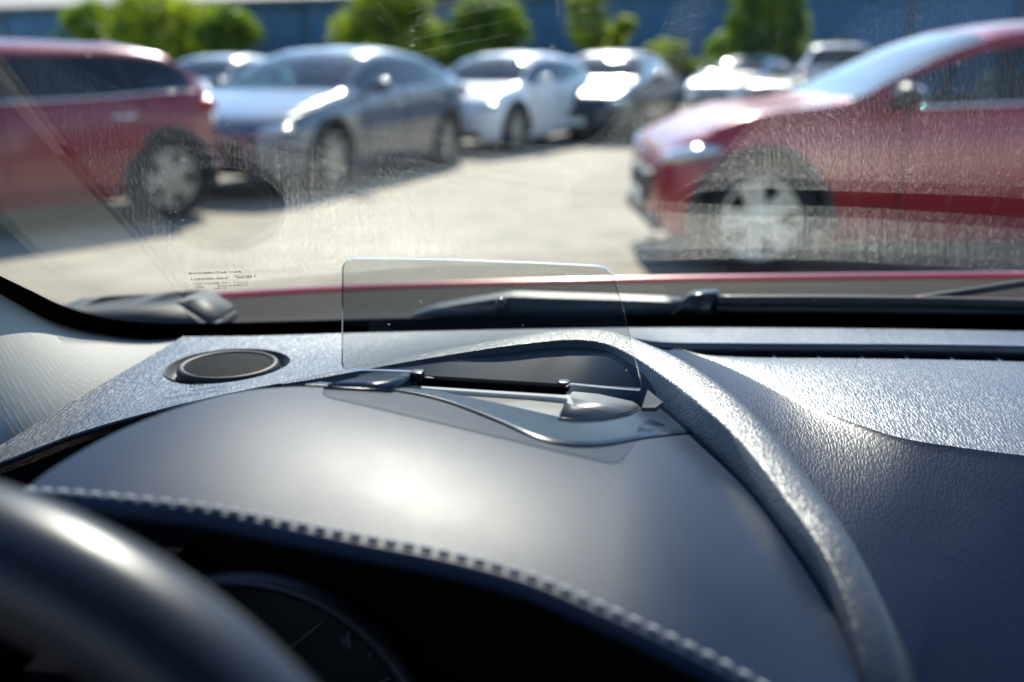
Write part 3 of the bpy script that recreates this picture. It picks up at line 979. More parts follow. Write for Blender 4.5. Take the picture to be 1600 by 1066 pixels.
def wiper(pts, blade, label_=None):
    e = empty('wiper', (0, 0, 0)); e.parent = own
    bm = bmesh.new()
    tube(bm, [p for p, r in pts], [r for p, r in pts], 14)
    obj('wiper_arm', bm, ARMP, e)
    return e
# driver's wiper: broad arm with its pivot, then the thin blade running right
e = empty('wiper', (0, 0, 0)); e.parent = own
YW = .975
bm = bmesh.new()
poly = [PY(a, b, YW) for a, b in ((640, 497), (680, 483), (730, 474), (770, 468), (800, 464), (860, 466), (960, 469), (1040, 472), (1068, 474), (1062, 486), (1040, 494), (860, 496), (760, 498))]
prism(bm, poly, Vector((0, 1, .1)).normalized(), .02)
bmesh.ops.bevel(bm, geom=bm.edges[:], offset=.002, segments=2, affect='EDGES')
obj('wiper_arm', bm, ARMP, e)
bm = bmesh.new()
ellipsoid(bm, PY(783, 477, YW - .008), (.0065, .012, .009))
obj('pivot_nut', bm, GLOSSB, e)
bm = bmesh.new()
prism(bm, [PY(a, b, YW - .003) for a, b in ((1046, 492), (1078, 465), (1124, 461), (1126, 490), (1122, 497), (1050, 500))], Vector((0, 1, .1)).normalized(), .022)
bmesh.ops.bevel(bm, geom=bm.edges[:], offset=.0015, segments=2, affect='EDGES')
obj('blade_cap', bm, GLOSSB, e)
bm = bmesh.new()
tube(bm, catmull([PY(1120, 471, YW), PY(1300, 471, YW + .015), PY(1500, 474, YW + .02), PY(1640, 478, YW + .02)], 24), .0065, 8)
tube(bm, catmull([PY(1120, 482, YW - .004), PY(1300, 484, YW + .011), PY(1500, 487, YW + .016), PY(1640, 490, YW + .016)], 24), .0035, 8)
obj('wiper_blade', bm, RUB, e)
e2 = empty('wiper', (0, 0, 0)); e2.parent = own
bm = bmesh.new()
tube(bm, catmull([PY(1420, 470, 1.02), PY(1520, 455, 1.03), PY(1620, 440, 1.04), PY(1800, 418, 1.04)], 20), [.004] * 20, 8)
obj('wiper_arm', bm, ARMP, e2)

# ---- pillar trim
def fabric_mat():
    m, t, p, o = new_mat('cream_woven_trim')
    p.inputs['Base Color'].default_value = (.62, .60, .54, 1)
    p.inputs['Roughness'].default_value = .85
    p.inputs['Specular IOR Level'].default_value = .25
    tc = N(t, 'ShaderNodeTexCoord')
    hs = []
    for rot in (.6, -.75):
        mp = N(t, 'ShaderNodeMapping'); mp.inputs['Rotation'].default_value = (0, .5, rot)
        t.links.new(tc.outputs['Object'], mp.inputs[0])
        wv = N(t, 'ShaderNodeTexWave', bands_direction='X'); wv.inputs['Scale'].default_value = 85; wv.inputs['Distortion'].default_value = .8
        wv.inputs['Detail Scale'].default_value = 3
        t.links.new(mp.outputs[0], wv.inputs['Vector'])
        hs.append(wv.outputs['Fac'])
    h = mth(t, 'MULTIPLY', hs[0], hs[1])
    b = N(t, 'ShaderNodeBump'); b.inputs['Strength'].default_value = .14; b.inputs['Distance'].default_value = .0005
    t.links.new(h, b.inputs['Height']); t.links.new(b.outputs[0], p.inputs['Normal'])
    cr = N(t, 'ShaderNodeMix', data_type='RGBA'); t.links.new(h, cr.inputs[0])
    cr.inputs[6].default_value = (.36, .35, .315, 1); cr.inputs[7].default_value = (.41, .40, .36, 1)
    t.links.new(cr.outputs[2], p.inputs['Base Color'])
    return m
FAB = fabric_mat()
ze = .958
top_e = [on_glass(-220, 340, .004), on_glass(0, 460, .004), on_glass(105, 511, .004), on_glass(210, 529, .004), on_glass(292, 531, .006)]
low_e = [PZ(-220, 828, .93), PZ(0, 700, .945), PZ(110, 632, .953), PZ(210, 575, ze), PZ(300, 524, ze)]
bm = bmesh.new()
tp, lo = catmull(top_e, 60), catmull(low_e, 60)
rows = []
for v in range(15):
    t = v / 14
    rows.append([a.lerp(b, t) + Vector((0, 0, .010 * sin(pi * t) * (1 - i / 59))) for i, (a, b) in enumerate(zip(tp, lo))])
grid_faces(bm, rows)
pt = obj('pillar_trim', bm, FAB, own)
bm = bmesh.new()
grid_faces(bm, [[Vector((2 * XC - p.x, p.y, p.z)) for p in r] for r in rows])
obj('pillar_trim', bm, FAB, own)

# ---- dashboard: left pad with speaker, right pad with vent, sloping front
dash = empty('dashboard', (0, 0, 0)); dash.parent = own
def PS(lst, more=0):
    l = [PZ(*q) for q in lst]
    if more: l.append(l[-1] + Vector((.30, -.09, -.002)))
    return l
# speaker opening sits in the left pad; a round hole is cut there
SPC = PZ(357, 569, .965)
SPR = .0
r_pts = (PZ(446, 563, .965) - PZ(268, 577, .965)).length / 2
def PV(l): return [Vector((a, b, z * 4000)) for a, b, z in l]
back_l = PV([(286, 526, .964), (400, 525, .964), (535, 521, .964), (700, 517, .964), (800, 515, .964), (900, 513, .964)])
front_l = PV([(-60, 742, .9595), (0, 722, .960), (122, 676, .9615), (245, 641, .9635), (385, 609, .967), (480, 591, .970), (560, 575, .974), (640, 560, .980), (700, 549, .984), (760, 538, .988), (830, 530, .99), (900, 522, .992)])
left_l = PV([(-60, 742, .9595), (-30, 712, .960), (0, 696, .9605), (110, 629, .962), (210, 571, .9635), (286, 526, .964)])
right_l = PV([(900, 522, .992), (900, 513, .964)])
rows = coons(front_l, back_l, left_l, right_l, 130, 60)
rows = [[PZ(p.x, p.y, p.z / 4000) for p in r] for r in rows]
bm = bmesh.new()
RH = r_pts * 1.10
def keepL(i, j):
    p = (rows[i][j] + rows[i+1][j+1]) / 2
    return (Vector((p.x, p.y)) - Vector((SPC.x, SPC.y))).length > RH
vs = grid_faces(bm, rows, keepL)
# snap the hole rim to a circle
for v in bm.verts:
    dv = Vector((v.co.x - SPC.x, v.co.y - SPC.y))
    if v.is_boundary and dv.length < RH * 1.35 and dv.length > 1e-5:
        f = RH / dv.length
        v.co.x = SPC.x + dv.x * f; v.co.y = SPC.y + dv.y * f
# front lip rolled down, and rear edge going down to the glass
lipr = [rows[0]]
for dy, dz in ((-.0008, -.0006), (-.0012, -.002), (.002, -.004)):
    lipr.append([p + Vector((0, dy, dz)) for p in lipr[0]])
grid_faces(bm, lipr)
rr_ = [rows[-1]]
for dy, dz in ((.006, -.003), (.03, -.02), (.06, -.05)):
    rr_.append([p + Vector((0, dy, dz)) for p in rr_[0]])
grid_faces(bm, rr_)
ll = [[r[0] for r in rows]]
for dx, dz in ((-.004, -.003), (-.008, -.02), (-.01, -.06)):
    ll.append([p + Vector((dx, 0, dz)) for p in ll[0]])
grid_faces(bm, ll)
obj('upper_pad', bm, PAD, dash)
bm = bmesh.new()
fl = rows[0][::2]
grid_faces(bm, [[p + Vector((0, .012, -.010)) for p in fl], [p + Vector((0, -.02, -.035)) for p in fl], [p + Vector((0, -.06, -.05)) for p in fl], [p + Vector((0, -.12, -.10)) for p in fl]])
obj('pad_gap_shade', bm, BLACK, dash)  # black sheet in place of the deep shade between pad and hood

RINGM = plain('speaker_ring_plastic', (.010, .012, .018), .55, .25)
# speaker: recess wall, raised ring, perforated grille
zt = rows[30][40].z
sp_z = .9632 + DZ
spk = empty('speaker', (0, 0, 0)); spk.parent = dash
MT = Matrix.Translation((SPC.x, SPC.y, sp_z))
bm = bmesh.new()
lathe(bm, [(RH + .0015, .0008), (RH - .001, -.0005), (RH - .003, -.006), (RH - .0075, -.007)], 96, MT)
obj('speaker_recess', bm, RINGM, dash)
bm = bmesh.new()
rg = RH - .0085
lathe(bm, [(rg, -.007), (rg + .0005, -.002), (rg - .001, .0015), (rg - .003, .0028), (rg - .0055, .0018), (rg - .0065, -.0005), (rg - .0065, -.006)], 96, MT)
spk_ring = obj('speaker_ring', bm, RINGM, dash)
bpy.data.objects.remove(spk)
def perforated():
    m, t, p, o = new_mat('perforated_metal')
    p.inputs['Base Color'].default_value = (.012, .013, .016, 1); p.inputs['Roughness'].default_value = .7; p.inputs['Specular IOR Level'].default_value = .1
    return m
PERF = perforated()
bm = bmesh.new()
pitch = .0033
rgi = rg - .0062
nn = int(rgi / pitch) + 2
rot = Matrix.Rotation(radians(45 + 14), 2)
# a real lattice of bars in two directions with square openings
for dirn in (0, 1):
    for k in range(-nn, nn + 1):
        o_ = k * pitch
        if abs(o_) >= rgi * .995: continue
        half = sqrt(rgi * rgi - o_ * o_)
        n_ = 10
        prev = None
        for q in range(n_ + 1):
            tt = -half + 2 * half * q / n_
            pair = []
            for wd in (-.00052, .00052):
                a = Vector((tt, o_ + wd)) if dirn == 0 else Vector((o_ + wd, tt))
                a = rot @ a
                r2 = a.length / rgi
                pair.append(bm.verts.new((SPC.x + a.x, SPC.y + a.y, sp_z + .0012 + .0020 * (1 - r2 * r2) - (.00005 if dirn else 0))))
            if prev: bm.faces.new((prev[0], prev[1], pair[1], pair[0]))
            prev = pair
obj('speaker_grille', bm, PERF, dash)
bm = bmesh.new()
lathe(bm, [(.0001, -.012), (rgi + .003, -.010), (rg, -.006)], 64, MT)
obj('speaker_cone', bm, BLACK, dash)

# right side: strip behind the vent
back_r = PS([(900, 513, .964), (1000, 512, .964), (1150, 512, .965), (1300, 513, .965), (1450, 515, .965), (1620, 518, .965), (1900, 526, .965)], 1)
lip_r = PS([(900, 522, .985), (960, 524, .982), (1030, 534, .972), (1150, 536, .968), (1300, 537, .968), (1450, 538, .968), (1620, 541, .968), (1900, 549, .968)], 1)
rows = coons(lip_r, back_r, [lip_r[0], back_r[0]], [lip_r[-1], back_r[-1]], 110, 14)
bm = bmesh.new()
grid_faces(bm, rows)
f0 = rows[0]
lips = [f0]
for dy, dz in ((-.002, -.0012), (-.003, -.004), (-.0025, -.0095), (.004, -.012), (.01, -.03)):
    lips.append([p + Vector((0, dy, dz)) for p in f0])
grid_faces(bm, lips)
rb = [rows[-1]]
for dy, dz in ((.006, -.003), (.03, -.02), (.06, -.05)):
    rb.append([p + Vector((0, dy, dz)) for p in rows[-1]])
grid_faces(bm, rb)
obj('rear_pad', bm, PAD, dash)
# flat pad in front of the vent
slot_r = PS([(1062, 545, .966), (1090, 553, .9645), (1150, 558, .9635), (1300, 560, .963), (1450, 562, .963), (1620, 566, .963), (1900, 575, .963)], 1)
crease = PS([(1062, 545, .966), (1120, 566, .964), (1210, 608, .9625), (1300, 648, .962), (1400, 682, .961), (1500, 699, .9605), (1620, 714, .960), (1900, 745, .958)], 1)
sl, crs = catmull(slot_r, 120), catmull(crease, 120)
bm = bmesh.new()
rows = []
for v in range(30):
    t = v / 29
    rows.append([a.lerp(b, t) + Vector((0, 0, .0035 * sin(pi * t) * min(1, i / 30))) for i, (a, b) in enumerate(zip(sl, crs))])
grid_faces(bm, rows)
dn = [sl]
for dy, dz in ((.0012, -.001), (.002, -.004), (.001, -.02), (.0, -.05)):
    dn.append([p + Vector((0, dy, dz)) for p in sl])
grid_faces(bm, dn)
obj('passenger_pad', bm, PAD, dash)
# vent: dark trough with fins across it
vent = empty('vent_tmp', (0, 0, 0)); bpy.data.objects.remove(vent)
bm = bmesh.new()
lipc = catmull(lip_r[2:], 120)
grid_faces(bm, [[p + Vector((0, .008, -.026)) for p in lipc], [p + Vector((0, .0, -.03)) for p in sl]])
obj('vent_trough', bm, BLACK, dash)
for px in (1145, 1212, 1283, 1352, 1423, 1495, 1570, 1648, 1720):
    bm = bmesh.new()
    p0 = PZ(px, lerp1([(1062, 545), (1150, 558), (1300, 560), (1620, 566), (1900, 575)], px), .9605)
    box(bm, p0.x, p0.y + .016, p0.z - .014, .0035, .036, .025, bev=.0008)
    obj('vent_fin', bm, SATIN, dash)

# padded roll that wraps round the hood
r_in = PS([(440, 601, .972), (500, 592, .976), (560, 581, .981), (640, 566, .988), (700, 556, .992), (780, 544, .997), (860, 535, 1.0), (900, 533, 1.001), (940, 538, 1.001), (990, 561, 1.001), (1040, 596, 1.0), (1090, 634, 1.0), (1150, 688, .997), (1230, 788, .99), (1300, 895, .98), (1350, 1066, .957), (1356, 1250, .925)])
r_out = PS([(440, 599, .970), (500, 588, .972), (560, 574, .975), (640, 558, .982), (700, 547, .986), (780, 533, .99), (850, 523, .993), (900, 519, .994), (960, 523, .994), (1015, 544, .994), (1060, 564, .994), (1110, 594, .993), (1180, 650, .991), (1262, 748, .983), (1350, 880, .973), (1430, 1066, .950), (1450, 1250, .92)])
bm = bmesh.new()
NI = 200
ri, ro = catmull(r_in, NI), catmull(r_out, NI)
rows = []
for v in range(13):
    t = v / 12
    row = []
    for i in range(NI):
        p = ri[i].lerp(ro[i], t)
        wdt = (ri[i] - ro[i]).length
        A_ = min(.5 * wdt, .010) * (.35 + .65 * min(1, max(0, (i - 40) / 60)))
        p.z += A_ * (.1 + .6 * sin(min(1, t / .78) * pi / 2) - .75 * max(0, (t - .66) / .34) ** 2)
        row.append(p)
    rows.append(row)
rows.insert(0, [p + Vector((-.001, 0, -.035)) for p in ri])
rows.append([p + Vector((.003, 0, -.006)) for p in ro])
rows.append([p + Vector((.003, 0, -.03)) for p in ro])
grid_faces(bm, rows)
obj('padded_roll', bm, ROLL, dash)

# slope that falls away towards the passenger
top_s = PS([(985, 531, .984), (1040, 547, .974), (1062, 546, .966), (1120, 566, .964), (1210, 608, .9625), (1300, 648, .962), (1400, 682, .961), (1500, 699, .9605), (1620, 714, .960), (1740, 728, .959), (1900, 745, .958)], 1)
bot_s = PS([(985, 536, .984), (1020, 552, .983), (1052, 566, .977), (1100, 594, .970), (1166, 653, .961), (1246, 749, .947), (1334, 881, .927), (1414, 1066, .897), (1440, 1255, .866), (1860, 1245, .852), (2300, 1230, .842)], 1)
def multi(pts, per):
    """smooth curve that passes each given point after the same number of steps"""
    out_ = []
    q = [pts[0] * 2 - pts[1]] + pts + [pts[-1] * 2 - pts[-2]]
    for i in range(1, len(q) - 2):
        for k in range(per):
            t = k / per
            p0, p1, p2, p3 = q[i-1], q[i], q[i+1], q[i+2]
            m1 = (p2 - p0) * .5; m2 = (p3 - p1) * .5
            out_.append(p1 * (2*t**3 - 3*t*t + 1) + m1 * (t**3 - 2*t*t + t) + p2 * (-2*t**3 + 3*t*t) + m2 * (t**3 - t*t))
    return out_ + [pts[-1]]
ts, bs = multi(top_s, 14), multi(bot_s, 14)
rows = []
for v in range(50):
    t = v / 49
    row = []
    for i, (a, b) in enumerate(zip(ts, bs)):
        f = min(1, max(0, (i - 42) / 50))
        p = a.lerp(b, t)
        p.z -= SAG * f * (t ** .55 - t) * 2.2
        row.append(p)
    rows.append(row)
bm = bmesh.new(); grid_faces(bm, rows)
obj('front_slope', bm, PADS, dash)

# carcass below everything, black to put shade into the gaps between parts
bm = bmesh.new()
box(bm, .275, .66, .70 + DZ, 1.34, .4, .2)
obj('carcass', bm, BLACK, dash, smooth=False)

# ---- instrument hood
hood = empty('instrument_hood', (0, 0, 0)); hood.parent = own
DXC, DY0 = -.24, .45
def dome(x, y):
    dx = x - DXC
    fx = 1.05 * dx * dx if dx < 0 else .15 * (sqrt(dx * dx + .0016) - .04) + 2.2 * max(0, dx - .23) ** 2
    dy = y - DY0
    fy = .85 * dy * dy if dy < .06 else .00306 + .102 * (dy - .06)
    return 1.030 + DZ - fx - fy
def on_dome(px, py, up=0.0):
    r = ray(px, py); a, b = .15, 1.5
    n = 60; prev = a
    for k in range(n):
        t = a + (b - a) * k / n
        p = C + r * t
        if p.z < dome(p.x, p.y) + up: break
        prev = t
    lo_, hi_ = prev, t
    for _ in range(40):
        m = (lo_ + hi_) / 2; p = C + r * m
        if p.z < dome(p.x, p.y) + up: hi_ = m
        else: lo_ = m
    return C + r * lo_
def V2(l): return [Vector((a, b, 0)) for a, b in l]
h_front = V2([(38, 768), (120, 775), (200, 784), (330, 801), (450, 825), (560, 848), (700, 876), (820, 909), (930, 955), (1030, 1001), (1160, 1068), (1260, 1135), (1345, 1220)])
h_back = V2([(60, 748), (84, 731), (175, 679), (280, 637), (385, 611), (500, 604), (590, 609), (680, 625), (770, 658), (840, 688), (890, 699), (940, 699), (1020, 685), (1130, 674)])
h_right = V2([(1345, 1220), (1340, 1066), (1292, 892), (1225, 782), (1160, 698), (1130, 674)])
rows = coons(h_front, h_back, [h_front[0], h_back[0]], h_right, 150, 60)
rows = [[on_dome(p.x, p.y) for p in r] for r in rows]
bm = bmesh.new()
grid_faces(bm, rows)
fr = rows[0]
roll = [fr]
for dy, dz in ((-.002, -.001), (-.0032, -.003), (-.0032, -.006), (-.001, -.008), (.02, -.009), (.10, -.03)):
    roll.append([p + Vector((0, dy, dz)) for p in fr])
grid_faces(bm, roll)
bk = rows[-1]
seam = [bk]
for dy, dz in ((.0015, -.001), (.002, -.006)):
    seam.append([p + Vector((0, dy, dz)) for p in bk])
grid_faces(bm, seam)
rt = [r[-1] for r in rows]
side = [rt]
for dx, dz in ((.002, -.0015), (.003, -.006), (.003, -.05)):
    side.append([p + Vector((dx, 0, dz)) for p in rt])
grid_faces(bm, side)
obj('hood_skin', bm, HOODL, hood)
# stitches just behind the rolled edge
THREAD = plain('pale_thread', (.42, .42, .42), .7, .3)
fr_d = catmull([rows[2][i] for i in range(0, 150, 3)], 400)
tot = sum((b - a).length for a, b in zip(fr_d, fr_d[1:]))
STP = .0074
nst = int(tot / STP)
st = catmull([rows[2][i] for i in range(150)], nst * 4 + 1)
bms = bmesh.new()
ns_vis = 0
for k in range(nst):
    a, b, c = st[k*4], st[k*4 + 1], st[k*4 + 3]
    bms_ = bmesh.new()
    tube(bms_, [a + Vector((0, 0, -.0002)), a.lerp(c, .15) + Vector((0, 0, .0006)), a.lerp(c, .5) + Vector((0, 0, .0009)), a.lerp(c, .85) + Vector((0, 0, .0006)), c + Vector((0, 0, -.0002))], [.0006, .0010, .0011, .0010, .0006], 8)
    if k < 92: obj('stitch', bms_, THREAD, hood)
    else: bms_.free()
bms.free()

# instruments under the hood
clu = empty('instrument_cluster', (0, 0, 0)); clu.parent = own
bm = bmesh.new()
YC = .50
box(bm, -.12, YC + .03, .82 + DZ, .34, .02, .22)
box(bm, -.28, .46, .82 + DZ, .02, .16, .2)
obj('binnacle', bm, BLACK, clu, smooth=False)
DIAL = plain('dial_face', (.006, .006, .008), .5)
NUM = plain('dial_print', (.06, .06, .065), .7)
RING = plain('dial_ring', (.010, .009, .016), .5)
gc = PY(405, 1155, YC)
nrm = Vector((0, -1, .12)).normalized()
ux = Vector((1, 0, 0)); uy = nrm.cross(ux) * -1
if uy.z < 0: uy = -uy
Rg = (PY(405, 920, YC) - gc).length
MG = Matrix((ux, uy, nrm)).transposed().to_4x4(); MG.translation = gc
bm = bmesh.new()
lathe(bm, [(Rg - .004, 0), (Rg - .0035, .010), (Rg, .012), (Rg + .004, .010), (Rg + .005, 0)], 80, MG)
obj('dial_ring', bm, RING, clu)
bm = bmesh.new()
lathe(bm, [(.0001, .0), (Rg - .003, 0)], 60, MG)
obj('dial_face', bm, DIAL, clu)
bm = bmesh.new()
for k in range(5):
    an = radians(52 - 11 * k)
    c = Vector((cos(an), sin(an), 0)); L0 = Rg * (.84 if k % 2 == 0 else .88)
    p0, p1 = MG @ (c * L0 + Vector((0, 0, .001))), MG @ (c * (Rg * .93) + Vector((0, 0, .001)))
    tube(bm, [p0, p1], .0009, 6)
me = text_mesh('4', .014)
pc = PY(537, 1010, YC)
lc = MG.inverted() @ pc
vm = [bm.verts.new(MG @ Vector((lc.x + v.co.x - .004, lc.y + v.co.y - .005, .0015))) for v in me.vertices]
for f in me.polygons: bm.faces.new([vm[i] for i in f.vertices])
bpy.data.meshes.remove(me)
obj('dial_print', bm, NUM, clu, smooth=False)
bm = bmesh.new()
q0, q1 = MG.inverted() @ PY(440, 1025, YC), MG.inverted() @ PY(502, 975, YC)
tube(bm, [MG @ Vector((q0.x, q0.y, .006)), MG @ Vector((q1.x, q1.y, .006))], [.0014, .0006], 8)
obj('needle', bm, NUM, clu)

# ---- head-up display
hud = empty('head_up_display', (0, 0, 0)); hud.parent = own
# front panel between the hood seam and the slot
fp_low = V2([(470, 602), (590, 607), (680, 623), (770, 655.5), (840, 684.5), (890, 695), (940, 695), (1020, 682), (1126, 671.5)])
fp_top = V2([(500, 597), (609, 606), (660, 608), (760, 626), (867, 650), (900, 656), (960, 651), (1040, 632), (1092, 632)])
rows = coons(fp_low, fp_top, [fp_low[0], fp_top[0]], [fp_low[-1], fp_top[-1]], 90, 14)
rows = [[on_dome(p.x, p.y, (.0, .0006, .0009, .001)[min(v, 3)]) for p in r] for v, r in enumerate(rows)]
bm = bmesh.new(); grid_faces(bm, rows)
e_ = [rows[-1]]
for dy, dz in ((.0015, -.0008), (.003, -.004), (.003, -.03)):
    e_.append([p + Vector((0, dy, dz)) for p in rows[-1]])
grid_faces(bm, e_)
e_ = [rows[0]]
for dy, dz in ((-.0008, -.0008), (-.001, -.006)):
    e_.append([p + Vector((0, dy, dz)) for p in rows[0]])
grid_faces(bm, e_)
obj('front_panel', bm, SATIN, hud)
# rear cover that slopes up to the padded roll
rc_low = PS([(560, 604, .976), (640, 606, .978), (700, 612, .977), (790, 625, .974), (890, 640, .970), (960, 655, .967), (1040, 668, .966), (1112, 674, .968)])
rc_top = PS([(560, 586, .980), (640, 571, .986), (700, 560, .990), (780, 548, .994), (860, 539, .997), (905, 537, .998), (940, 542, .998), (990, 565, .998), (1040, 599, .996), (1108, 655, .990)])
rows = coons(rc_low, rc_top, [rc_low[0], rc_top[0]], [rc_low[-1], rc_top[-1]], 80, 24)
bm = bmesh.new(); grid_faces(bm, rows)
e_ = [rows[0]]
for dy, dz in ((-.0008, -.0006), (-.001, -.004), (0.002, -.02)):
    e_.append([p + Vector((0, dy, dz)) for p in rows[0]])
grid_faces(bm, e_)
obj('rear_cover', bm, SATIN, hud)
# slot floor, pale
def PD(lst): return [on_dome(*q) for q in lst]
sf = PS([(640, 607, 1.003), (652, 599, 1.001), (770, 606, 1.0), (890, 617, .999), (900, 640, 1.0), (880, 658, 1.001), (760, 634, 1.003), (650, 616, 1.004)])
bm = bmesh.new(); prism(bm, sf, Vector((0, 0, -1)), .004)
obj('slot_floor', bm, PALE, hud, smooth=False)
def rim_surface(outline, up, depth=.012, n=26):
    """a plate whose top follows the hood's dome: outline traced clockwise, edges rolled over"""
    pts = [on_dome(a, b, up) for a, b in outline]
    bm_ = bmesh.new()
    prism(bm_, pts, Vector((0, 0, -1)), depth)
    bmesh.ops.bevel(bm_, geom=[e for e in bm_.edges if abs((e.verts[0].co - e.verts[1].co).normalized().z) < .9], offset=.0011, segments=3, affect='EDGES')
    return bm_
# brackets at both ends of the slot
bm = rim_surface([(505, 601), (560, 589), (600, 583), (658, 582), (640, 590), (622, 602), (612, 607)], .0025)
obj('bracket', bm, SATIN, hud)
bm = rim_surface([(893, 611), (935, 615), (990, 627), (1002, 635), (985, 644), (945, 650), (905, 653), (872, 650), (884, 622)], .003)
obj('bracket', bm, PALE, hud)  # paler than the left bracket: glare painted in as colour
bm = bmesh.new()
fA, fB, fC, fD = PZ(1003, 637, .999), PZ(1012, 609, 1.004), PZ(1036, 628, .999), PZ(1024, 637, .998)
prism(bm, [fA, fB, fC, fD], Vector((.1, .3, -1)).normalized(), .003)
obj('side_flap', bm, PALE, hud, smooth=False)
# hinge bar
bm = bmesh.new()
b0, b1 = PZ(645, 594, 1.007), PZ(886, 609, 1.005)
dd = (b1 - b0); ln = dd.length
xa = dd.normalized(); ya = Vector((0, 0, 1)).cross(xa).normalized(); za = xa.cross(ya)
BR = Matrix((xa, ya, za)).transposed()
box(bm, *((b0 + b1) / 2), ln, .008, .0052, BR, bev=.001)
obj('hinge_bar', bm, BLACK, hud)
for a, b in ((881, 602), (652, 587)):
    bm = bmesh.new(); pk = on_dome(a, b, .003)
    box(bm, pk.x, pk.y, pk.z, .008, .009, .006, BR, bev=.001)
    obj('hinge_clip', bm, GLOSSB, hud)
# the clear plate: a plane through its foot, leaning a little to the driver
foot = (b0 + b1) / 2
ft = Vector((b1.x - b0.x, b1.y - b0.y, 0)).normalized()
lean = radians(4)
pn = Vector((0, -cos(lean), -sin(lean)))
pn = (pn - ft * pn.dot(ft)).normalized()
def on_plate(px, py):
    r = ray(px, py); return C + r * ((foot - C).dot(pn) / r.dot(pn))
def corner(c0, c1, c2, n=7):
    return [((1-t)**2 * c0[0] + 2*t*(1-t) * c1[0] + t*t * c2[0], (1-t)**2 * c0[1] + 2*t*(1-t) * c1[1] + t*t * c2[1]) for t in [i / (n - 1) for i in range(n)]]
out = []
out += corner((536.5, 420), (537, 402.5), (556, 402.5))
out += [(700, 404.5), (850, 410)]
out += corner((930, 414), (950, 415.5), (960, 432))
out += [(975, 485), (990, 550)]
out += corner((1002, 597), (1004, 608), (997, 608))
out += [(940, 603), (892, 598)]
out += [(880, 606), (760, 598), (665, 590)]
out += corner((661, 586), (660, 580), (652, 579))
out += [(600, 577)]
out += corner((545, 576), (536, 576), (535.5, 566))
bm = bmesh.new()
poly = [on_plate(*q) for q in out]
prism(bm, poly, pn, .003)
be = [e for e in bm.edges if len(e.link_faces) == 2 and any(len(f.verts) > 8 for f in e.link_faces)]
bmesh.ops.bevel(bm, geom=be, offset=.0005, segments=2, affect='EDGES')
PLATEG = glass('display_glass', (.86, .872, .868), dust=.0, speck=.3)
EDGEG = glass('plate_edge', (.22, .26, .26), refl=2.5, rough=.15)
o = obj('display_glass', bm, PLATEG, hud, smooth=False)
o.data.materials.append(EDGEG)
for p in o.data.polygons:
    if abs(p.normal.dot(pn)) < .9: p.material_index = 1

# ---- steering wheel rim
swr = empty('steering_wheel', (0, 0, 0)); swr.parent = own
SWM = leather('wheel_leather', (.007, .012, .024), .33, 420, .06, .0004, spec=.28)  # blue mixed into the black for the sky sheen on the rim
SW_C, SW_R, SW_r, SW_T = Vector((-.21, .15, .91)), .185, .0165, radians(20)
def swp(a, rr=None):
    R_ = SW_R if rr is None else rr
    return SW_C + Vector((0, 0, DZ)) + Vector((R_ * cos(a), R_ * sin(a) * sin(SW_T), R_ * sin(a) * cos(SW_T)))
bm = bmesh.new()
nA, nB = 120, 20
vs = []
nw = Vector((0, -cos(SW_T), sin(SW_T)))
for i in range(nA):
    a = 2 * pi * i / nA
    c = swp(a); rd = (c - (SW_C + Vector((0, 0, DZ)))).normalized()
    vs.append([bm.verts.new(c + rd * (SW_r * cos(2*pi*k/nB)) + nw * (SW_r * 1.1 * sin(2*pi*k/nB))) for k in range(nB)])
for i in range(nA):
    for k in range(nB):
        bm.faces.new((vs[i][k], vs[(i+1) % nA][k], vs[(i+1) % nA][(k+1) % nB], vs[i][(k+1) % nB]))
obj('rim', bm, SWM, swr)
bm = bmesh.new()
lathe(bm, [(.001, .03), (.06, .028), (.075, .01), (.075, -.03)], 40, Matrix.Translation(SW_C + Vector((0, 0, DZ - .02))) @ Matrix((Vector((1, 0, 0)), Vector((0, sin(SW_T), cos(SW_T))), nw)).transposed().to_4x4())
obj('hub', bm, BLACK, swr)
for a in (radians(-15), radians(195), radians(270)):
    bm = bmesh.new()
    tube(bm, [swp(a, .05), swp(a, .12), swp(a, .178)], [.026, .020, .016], 12)
    obj('spoke', bm, BLACK, swr)

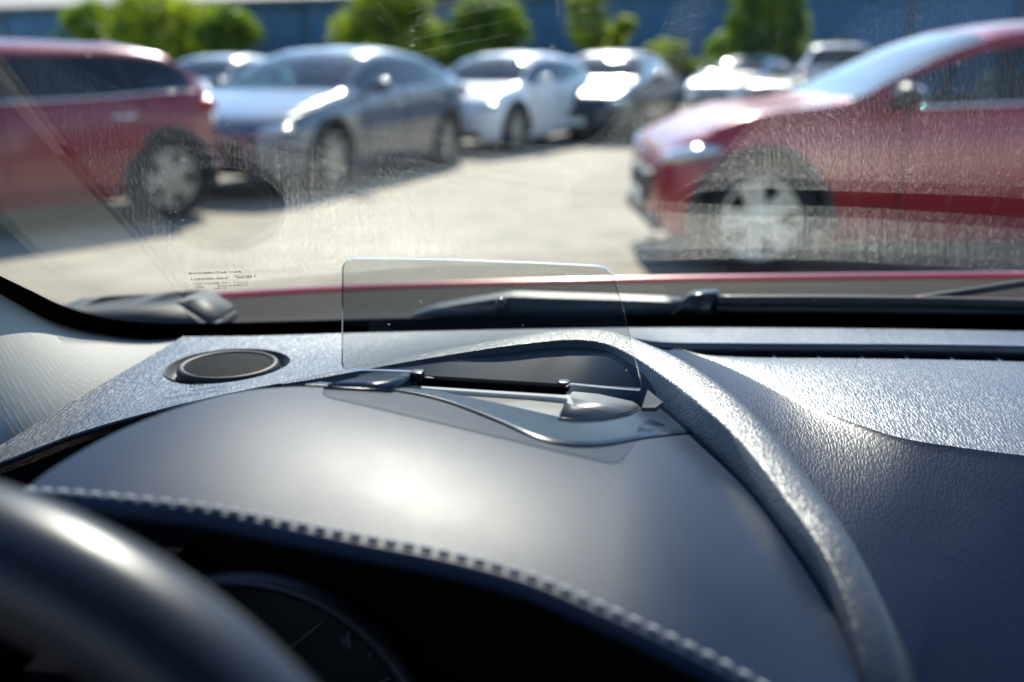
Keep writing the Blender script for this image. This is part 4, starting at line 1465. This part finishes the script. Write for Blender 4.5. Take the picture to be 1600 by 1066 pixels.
# ---- cabin shell that shades the interior: roof, doors, rear (mostly out of frame)
LINING = plain('headlining', (.45, .44, .40), .9, noise=.1)
bm = bmesh.new()
hx0, hx1 = x_left(.93), 2 * XC - x_left(.93)
top = gp_(XC, .93)
rows = []
for y, dz in ((top.y + .03, -.012), (top.y - .1, .03), (-.5, .07), (-1.2, .07), (-2.0, -.02)):
    rows.append([Vector((x, y - (.25 * (x - XC) ** 2 if y > -.2 else 0), top.z + dz - .12 * (x - XC) ** 2)) for x in [XC - .62 + 1.24 * i / 20 for i in range(21)]])
grid_faces(bm, rows)
up = [[p + Vector((0, 0, .03)) for p in r] for r in rows]
grid_faces(bm, up)
obj('roof_lining', bm, LINING, own)
DOOR = plain('door_trim', (.02, .02, .022), .6, noise=.2)
for sgn in (-1, 1):
    bm = bmesh.new()
    xx = XC + sgn * .72
    box(bm, xx, -.95, .62, .08, 2.3, .62, bev=.02)
    obj('door_panel', bm, DOOR, own)
    bm = bmesh.new()
    tube(bm, [(xx, -.45, 1.0), (xx - sgn * .1, -.5, 1.42)], .05, 10)
    tube(bm, [(xx, -1.35, 1.0), (xx - sgn * .12, -1.45, 1.42)], .07, 10)
    obj('pillar', bm, LINING, own)
bm = bmesh.new()
box(bm, XC, -1.5, .75, 1.4, .2, .95, bev=.05); box(bm, XC, -.7, .3, 1.4, 2.4, .05)
obj('rear_seat', bm, DOOR, own)
# rear-view mirror hung below the roof edge
rv = empty('rear_view_mirror', (0, 0, 0)); rv.parent = own
bm = bmesh.new()
box(bm, XC, .21, 1.395, .23, .03, .065, bev=.013)
tube(bm, [(XC, .22, 1.42), (XC, .25, 1.45), gp_(XC, .80)], .009, 8)
obj('mirror_housing', bm, GLOSSB, rv)

# unseen front seats added to block rear light; black lower dashboard closes bright gaps
for xs_ in (-.095, .645):
    e = empty('front_seat', (xs_, -.62, .30)); e.parent = own
    bm = bmesh.new(); box(bm, 0, .05, .12, .52, .5, .2, bev=.06); obj('cushion', bm, DOOR, e)
    bm = bmesh.new(); box(bm, 0, -.28, .52, .52, .16, .70, Matrix.Rotation(radians(12), 3, 'X'), bev=.07); obj('backrest', bm, DOOR, e)
    bm = bmesh.new(); box(bm, 0, -.36, .98, .28, .10, .20, bev=.045); obj('headrest', bm, DOOR, e)
bm = bmesh.new()
box(bm, -.418, .55, .70, .012, .62, .52); box(bm, .97, .55, .70, .012, .62, .52); box(bm, .275, .55, .80, 1.36, .02, .22); box(bm, .275, .5, .55, 1.36, .7, .02)
obj('lower_panel', bm, BLACK, dash, smooth=False)
